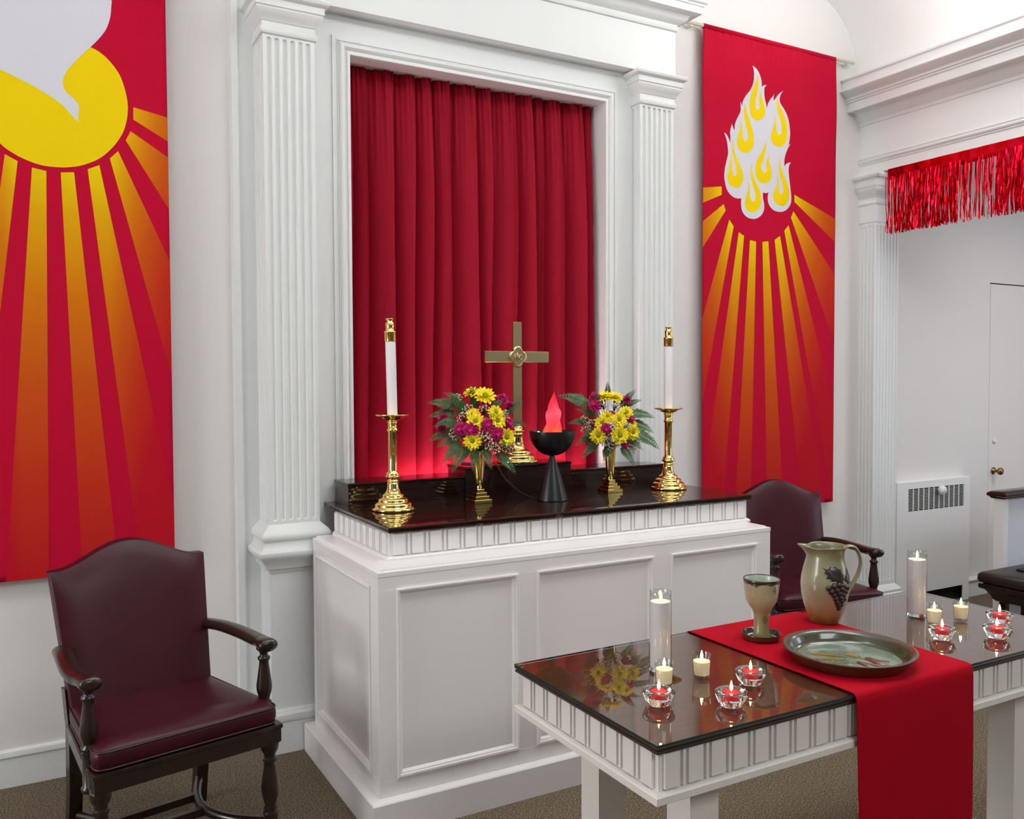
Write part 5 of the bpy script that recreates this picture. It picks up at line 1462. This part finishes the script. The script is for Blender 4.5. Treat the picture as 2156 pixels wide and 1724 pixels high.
# ------------------------------------------------------------------ things on the communion table
ZT_ = 0.7803; ZR = 0.7853
def flame(parent, x, y, z, s=1.0):
    part(parent, 'wick', B().tube([(x, y, z), (x + 0.0004, y, z + 0.006 * s)], 0.0007, 6), 'wick', True, world=False)
    part(parent, 'flame', B().lathe([(0.0006, 0.0), (0.0032, 0.004), (0.0042, 0.009), (0.0034, 0.015), (0.0016, 0.022), (0.0002, 0.027)], 12, x, y, z + 0.004 * s), 'candle_flame', True, world=False)
def tall_candle(loc, label):
    t = thing('jar_candle', loc, label, 'candle', 'tall jar candles')
    part(t, 'glass_jar', B().lathe([(0.0, 0.0), (0.0305, 0.0), (0.0315, 0.004), (0.0315, 0.196), (0.0300, 0.203), (0.0295, 0.206), (0.0308, 0.211), (0.0312, 0.224), (0.0295, 0.2265), (0.0282, 0.224), (0.0280, 0.206), (0.0292, 0.196), (0.0292, 0.013)], 36, cap=False), 'jar_glass', 50, world=False)
    part(t, 'thick_base', B().lathe([(0.0, 0.001), (0.0300, 0.001), (0.0305, 0.006), (0.0290, 0.012), (0.0, 0.012)], 36, cap=False), 'thick_glass', 50, world=False)
    part(t, 'wax', B().lathe([(0.0286, 0.0125), (0.0289, 0.015), (0.0289, 0.192), (0.0278, 0.196), (0.010, 0.1935), (0.0, 0.193)], 36), 'wax_pink', 50, world=False)
    flame(t, 0.003, 0.002, 0.194)
    return t
def votive(loc, label):
    t = thing('votive_candle', loc, label, 'candle', 'votive candles in clear glasses')
    part(t, 'glass_cup', B().lathe([(0.0, 0.0), (0.0200, 0.0), (0.0212, 0.003), (0.0258, 0.066), (0.0252, 0.0675), (0.0244, 0.066), (0.0204, 0.011), (0.0, 0.010)], 32, cap=False), 'jar_glass', 50, world=False)
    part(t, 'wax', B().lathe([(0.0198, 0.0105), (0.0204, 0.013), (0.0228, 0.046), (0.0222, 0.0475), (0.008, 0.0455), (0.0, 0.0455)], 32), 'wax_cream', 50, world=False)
    flame(t, 0.001, 0.001, 0.045)
    return t
def tea_holder(loc, label):
    t = thing('tealight_holder', loc, label, 'candle holder', 'round glass tealight holders')
    part(t, 'glass_bowl', B().lathe([(0.0, 0.0), (0.026, 0.0), (0.0285, 0.003), (0.036, 0.016), (0.0412, 0.030), (0.0412, 0.034), (0.038, 0.0365), (0.030, 0.0362), (0.0225, 0.034), (0.0210, 0.0205), (0.0, 0.0200)], 36, cap=False), 'thick_glass', 60, world=False)
    return t
def tealight(loc, label):
    t = thing('tealight', loc, label, 'candle', 'red tealights')
    part(t, 'metal_cup', B().lathe([(0.0, 0.0), (0.0192, 0.0), (0.0196, 0.001), (0.0196, 0.0135), (0.0190, 0.0138), (0.0187, 0.012)], 28, cap=False), 'wax_red', 50, world=False)
    part(t, 'wax', B().lathe([(0.0186, 0.001), (0.0186, 0.0128), (0.0100, 0.0120), (0.0, 0.0118)], 28), 'wax_red', 50, world=False)
    flame(t, 0.0, 0.0, 0.011)
    return t
a = tall_candle((1.548, -2.022, ZT_), 'tall pale pink jar candle burning on the left half of the communion table')
c = copy_tree(a); c.location = (2.672, -2.012, ZT_); c['label'] = 'tall pale pink jar candle burning on the right half of the communion table'
first = None
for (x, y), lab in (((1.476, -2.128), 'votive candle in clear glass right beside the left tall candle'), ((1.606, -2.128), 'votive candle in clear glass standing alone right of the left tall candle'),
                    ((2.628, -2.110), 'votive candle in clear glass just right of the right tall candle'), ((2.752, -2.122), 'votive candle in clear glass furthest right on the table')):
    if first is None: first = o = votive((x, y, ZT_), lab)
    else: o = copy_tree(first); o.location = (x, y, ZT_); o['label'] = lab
fh = ft = None
for (x, y), w in (((1.383, -2.222), 'in front of the left tall candle'), ((1.536, -2.318), 'nearest the front edge on the left half'), ((1.692, -2.225), 'closest to the runner on the left half'),
                  ((2.505, -2.224), 'closest to the runner on the right half'), ((2.668, -2.300), 'at the front right of the right half'), ((2.830, -2.208), 'at the back right of the right half')):
    lh = 'round clear glass tealight holder ' + w; lt = 'burning red tealight ' + w
    if fh is None:
        fh = tea_holder((x, y, ZT_), lh); ft = tealight((x, y, ZT_ + 0.0203), lt)
    else:
        o = copy_tree(fh); o.location = (x, y, ZT_); o['label'] = lh
        o = copy_tree(ft); o.location = (x, y, ZT_ + 0.0203); o['label'] = lt

# pottery
p = thing('stoneware_pitcher', (2.330, -1.915, ZR), 'speckled olive stoneware pitcher with dark grape relief, behind the plate on the runner', 'pitcher')
PROF = [(0.0, 0.0), (0.047, 0.0), (0.050, 0.004), (0.058, 0.03), (0.068, 0.06), (0.0755, 0.095), (0.078, 0.125), (0.0755, 0.155), (0.069, 0.185), (0.0625, 0.208), (0.060, 0.222), (0.0605, 0.234), (0.064, 0.246), (0.068, 0.253), (0.0695, 0.2555), (0.068, 0.257), (0.0645, 0.2545), (0.060, 0.245), (0.056, 0.225), (0.058, 0.2), (0.070, 0.15), (0.072, 0.11), (0.055, 0.04), (0.0, 0.02)]
SP = (-RH).normalized()     # pouring lip points to picture left
seg = 48; vs = []
sa = math.atan2(SP.y, SP.x)
def lip(r, z, a):
    d = (a - sa + PI) % (2 * PI) - PI
    k = max(0.0, (z - 0.222) / 0.033) if r > 0.055 else 0
    bump_ = math.exp(-(d / 0.42) ** 2)
    return r * (1 + k * (0.34 * bump_ - 0.06 * math.exp(-((abs(d) - 0.9) / 0.35) ** 2))), z + k * 0.004 * bump_ - k * 0.004 * math.exp(-((abs(d) - 0.8) / 0.3) ** 2)
def pitcher_r(z):
    for (r0, z0), (r1, z1) in zip(PROF[1:15], PROF[2:16]):
        if z0 <= z <= z1 and z1 > z0: return r0 + (r1 - r0) * (z - z0) / (z1 - z0)
    return 0.07
for r, z in PROF:
    for k_ in range(seg):
        a = 2 * PI * k_ / seg; rr, zz = lip(r, z, a); vs.append((rr * math.cos(a), rr * math.sin(a), zz))
fs = [(i * seg + k_, i * seg + (k_ + 1) % seg, (i + 1) * seg + (k_ + 1) % seg, (i + 1) * seg + k_) for i in range(len(PROF) - 1) for k_ in range(seg)]
part(p, 'body', B().add(vs, fs), 'pitcher_glaze', True, world=False)
H = [(0.060, 0.247), (0.078, 0.253), (0.098, 0.248), (0.113, 0.226), (0.118, 0.198), (0.112, 0.165), (0.098, 0.136), (0.084, 0.112), (0.074, 0.096)]
path = interp_path([(RH.x * r, RH.y * r, z) for r, z in H], 4)
b = B(); vs = []
up = None; m_ = len(path)
perp = Vector((-RH.y, RH.x, 0))
for i, q in enumerate(path):
    t_ = (path[min(i + 1, m_ - 1)] - path[max(i - 1, 0)]).normalized(); nn = t_.cross(perp).normalized()
    wd = 0.0155 - 0.003 * math.sin(PI * i / m_); th = 0.0058
    for k_ in range(14):
        a = 2 * PI * k_ / 14; vs.append(q + perp * wd * math.cos(a) + nn * th * math.sin(a) * (1 - 0.35 * math.cos(a) ** 2))
fs = [(i * 14 + k_, i * 14 + (k_ + 1) % 14, (i + 1) * 14 + (k_ + 1) % 14, (i + 1) * 14 + k_) for i in range(m_ - 1) for k_ in range(14)]
part(p, 'handle', b.add(vs, fs), 'pitcher_glaze', True, world=False)
fa = math.atan2(TO.y, TO.x)
def on_pot(sx, z, lift):
    r = pitcher_r(z); a = fa + (sx - 0.013) / 0.076; rr = r + lift
    return Vector((rr * math.cos(a), rr * math.sin(a), z))
LEAF = [(-0.020, 0.200), (-0.012, 0.194), (-0.004, 0.197), (-0.001, 0.205), (0.006, 0.199), (0.013, 0.204), (0.019, 0.196), (0.028, 0.194), (0.030, 0.185), (0.037, 0.180), (0.034, 0.172), (0.040, 0.165), (0.032, 0.161), (0.028, 0.150), (0.021, 0.156), (0.015, 0.150), (0.010, 0.160), (0.000, 0.156), (0.000, 0.165), (-0.012, 0.168), (-0.007, 0.176), (-0.016, 0.184), (-0.012, 0.190)]
def leaf_relief(pts, cx, cz):
    b = B(); vs = []; n = len(pts)
    for kf, lf in ((1.0, -0.002), (1.0, 0.0022), (0.75, 0.0042), (0.4, 0.0040)):
        for x, z in pts: vs.append(on_pot(cx + (x - cx) * kf, cz + (z - cz) * kf, lf))
    vs.append(on_pot(cx, cz, 0.0035))
    fs = [(i * n + k_, i * n + (k_ + 1) % n, (i + 1) * n + (k_ + 1) % n, (i + 1) * n + k_) for i in range(3) for k_ in range(n)] + [(3 * n + k_, 3 * n + (k_ + 1) % n, 4 * n) for k_ in range(n)]
    return b.add(vs, fs)
LEAF = [(-0.022 + (x + 0.020) * 1.42, 0.142 + (z - 0.150) * 1.05) for x, z in LEAF]
part(p, 'grape_leaf', leaf_relief(LEAF, 0.022, 0.170), 'grape_glaze', 40, world=False)
L2 = [(0.030, 0.160), (0.044, 0.172), (0.052, 0.188), (0.055, 0.176), (0.059, 0.166), (0.056, 0.154), (0.058, 0.146), (0.050, 0.144), (0.046, 0.136), (0.040, 0.146), (0.033, 0.148)]
L2 = [(0.056 + (x - 0.030) * 1.25, z) for x, z in L2]
part(p, 'grape_leaf', leaf_relief(L2, 0.074, 0.158), 'grape_glaze', 40, world=False)
part(p, 'vine_stem', B().tube([on_pot(0.030, 0.148, 0.001), on_pot(0.008, 0.148, 0.003), on_pot(0.000, 0.136, 0.003)], 0.0022, 6), 'pitcher_glaze', True, world=False)
gm = B().lathe([(0.0002, -0.0100)] + [(0.0100 * math.sin(PI * k_ / 8), -0.0100 * math.cos(PI * k_ / 8)) for k_ in range(1, 8)] + [(0.0002, 0.0100)], 12).mesh('grape', 'grape_glaze', True)
for sx, z in ((-0.002, 0.132), (0.010, 0.138), (0.022, 0.142), (0.034, 0.138), (0.045, 0.130), (0.004, 0.120), (0.016, 0.126), (0.028, 0.128), (0.040, 0.118), (0.010, 0.110), (0.022, 0.114), (0.034, 0.108), (0.014, 0.098), (0.026, 0.100), (0.037, 0.095), (0.018, 0.086), (0.030, 0.088), (0.022, 0.076), (0.030, 0.077), (0.026, 0.066)):
    o = link('grape', gm, p, on_pot(0.002 + sx * 1.5, z - 0.004, -0.002))
g = thing('stoneware_goblet', (1.998, -1.958, ZR + 0.0065), 'speckled tan stoneware goblet with dark rim, standing in a small dish', 'goblet')
part(g, 'bowl_and_stem', B().lathe([(0.0, 0.0), (0.026, 0.0), (0.0265, 0.003), (0.0235, 0.02), (0.0225, 0.05), (0.0235, 0.072), (0.028, 0.086), (0.039, 0.102), (0.0475, 0.118), (0.0505, 0.135), (0.0535, 0.160), (0.0555, 0.182), (0.0550, 0.185), (0.0535, 0.185)], 40, cap=False), 'goblet_glaze', 60, world=False)
part(g, 'inside_glaze', B().lathe([(0.0535, 0.185), (0.0520, 0.182), (0.049, 0.15), (0.044, 0.12), (0.025, 0.10), (0.0, 0.098)], 40, cap=False), 'goblet_inside_glaze', True, world=False)
part(g, 'dark_rim', B().lathe([(0.0545, 0.174), (0.0560, 0.180), (0.0562, 0.1845), (0.0548, 0.1866), (0.0530, 0.1856), (0.0524, 0.181)], 40, cap=False), 'rim_glaze', True, world=False)
# incised swirl and angular mark on the goblet
def on_gob(sx, z, r):
    a = fa + sx / r; return Vector(((r + 0.0004) * math.cos(a), (r + 0.0004) * math.sin(a), z))
b = B().tube([on_gob(0.006 + 0.008 * (k_ / 20) * math.cos(k_ * 0.55), 0.062 + 0.012 * (k_ / 20) * math.sin(k_ * 0.55), 0.0232) for k_ in range(3, 24)], 0.0007, 5)
part(g, 'incised_swirl', b, 'grape_glaze', True, world=False)
b = B().tube([on_gob(0.024, 0.166, 0.0543), on_gob(0.024, 0.154, 0.0535), on_gob(0.035, 0.154, 0.0535)], 0.0007, 5).tube([on_gob(0.031, 0.168, 0.0545), on_gob(0.031, 0.145, 0.052)], 0.0007, 5)
part(g, 'incised_mark', b, 'grape_glaze', True, world=False)['kind'] = 'stuff'
d_ = thing('small_dish', (1.998, -1.958, ZR), 'small dark brown stoneware dish under the goblet', 'dish')
part(d_, 'dish_outside', B().lathe([(0.0, 0.0), (0.048, 0.0), (0.052, 0.003), (0.058, 0.012), (0.0605, 0.020), (0.0600, 0.0215), (0.058, 0.0205)], 40, cap=False), 'dish_glaze', 60, world=False)
part(d_, 'dish_wall', B().lathe([(0.058, 0.0205), (0.054, 0.012), (0.049, 0.0070)], 40, cap=False), 'rim_glaze', True, world=False)
part(d_, 'dish_floor', B().lathe([(0.049, 0.0070), (0.042, 0.0062), (0.0, 0.0055)], 40, cap=False), 'celadon_glaze', True, world=False)
part(d_, 'dish_well', B().lathe([(0.040, 0.0062), (0.034, 0.0069), (0.028, 0.0062)], 40, cap=False), 'rim_glaze', True, world=False)
P_ = thing('stoneware_plate', (2.064, -2.236, ZR), 'large round green stoneware plate with brown rim and wheat motif on the red runner', 'plate')
part(P_, 'outside', B().lathe([(0.0, 0.0), (0.150, 0.0), (0.154, 0.002), (0.168, 0.022), (0.180, 0.034), (0.184, 0.037), (0.184, 0.0395), (0.180, 0.0405)], 64, cap=False), 'plate_rim_glaze', 50, world=False)
part(P_, 'rim', B().lathe([(0.180, 0.0405), (0.172, 0.0385), (0.166, 0.036), (0.162, 0.031)], 64, cap=False), 'plate_rim_glaze', True, world=False)
part(P_, 'inner_wall', B().lathe([(0.162, 0.031), (0.155, 0.018), (0.150, 0.010), (0.143, 0.0075)], 64, cap=False), 'plate_wall_glaze', True, world=False)
part(P_, 'centre', B().lathe([(0.143, 0.0075), (0.10, 0.0065), (0.0, 0.0060)], 64, cap=False), 'celadon_glaze', True, world=False)
def pl(a, t): # picture right / towards viewer, on the plate floor
    q = RH * a - TO * (-t)
    return q
def ear(cx, cy, ang, L, w, name, m_):
    b = B(); n = 5
    for i in range(n):
        for s in (-1, 1):
            u = (i + 0.5) / n * L - L / 2; c, sn = math.cos(ang), math.sin(ang)
            pts = [(u - L / n * 0.7, 0), (u, s * w), (u + L / n * 0.75, s * w * 0.75), (u + L / n * 0.4, 0)]
            vs = []
            for x, y in pts:
                a_, t_ = cx + x * c - y * sn, cy + x * sn + y * c
                q = RH * a_ + TO * t_; vs.append((q.x, q.y, 0.0082))
            vs2 = [(x, y, 0.0066) for x, y, z in vs]
            b.add(vs + vs2, [(0, 1, 2, 3), (0, 1, 5, 4), (1, 2, 6, 5), (2, 3, 7, 6), (3, 0, 4, 7)])
    part(P_, name, b, m_, False, world=False)
def stalk(p0, p1, w, m_):
    (a0, t0), (a1, t1) = p0, p1
    q0 = RH * a0 + TO * t0; q1 = RH * a1 + TO * t1
    part(P_, 'wheat_stalk', B().tube([(q0.x, q0.y, 0.0068), ((q0.x + q1.x) / 2, (q0.y + q1.y) / 2, 0.0070), (q1.x, q1.y, 0.0068)], w, 5, flat=0.4), m_, True, world=False)
ear(-0.058, -0.030, 0.28, 0.074, 0.0085, 'wheat_ear', 'wheat_gold'); ear(-0.058, 0.010, 0.12, 0.072, 0.0085, 'wheat_ear', 'wheat_gold'); ear(0.020, -0.022, 0.6, 0.034, 0.011, 'wheat_ear', 'wheat_gold')
for q0, q1, w, m_ in (((-0.02, -0.018), (0.06, 0.03), 0.0011, 'wheat_gold'), ((-0.02, 0.016), (0.05, 0.05), 0.0011, 'wheat_gold'), ((0.03, -0.01), (0.062, 0.04), 0.0012, 'wheat_brown'), ((-0.03, 0.04), (0.05, 0.055), 0.0014, 'wheat_brown'),
                      ((0.015, 0.038), (0.035, 0.095), 0.010, 'wheat_brown'), ((0.010, 0.036), (0.075, 0.080), 0.006, 'wheat_brown'), ((0.052, 0.004), (0.078, 0.085), 0.012, 'wheat_brown'), ((0.058, 0.006), (0.10, 0.04), 0.003, 'wheat_brown'), ((0.09, 0.02), (0.12, 0.03), 0.001, 'wheat_brown')):
    stalk(q0, q1, w, m_)
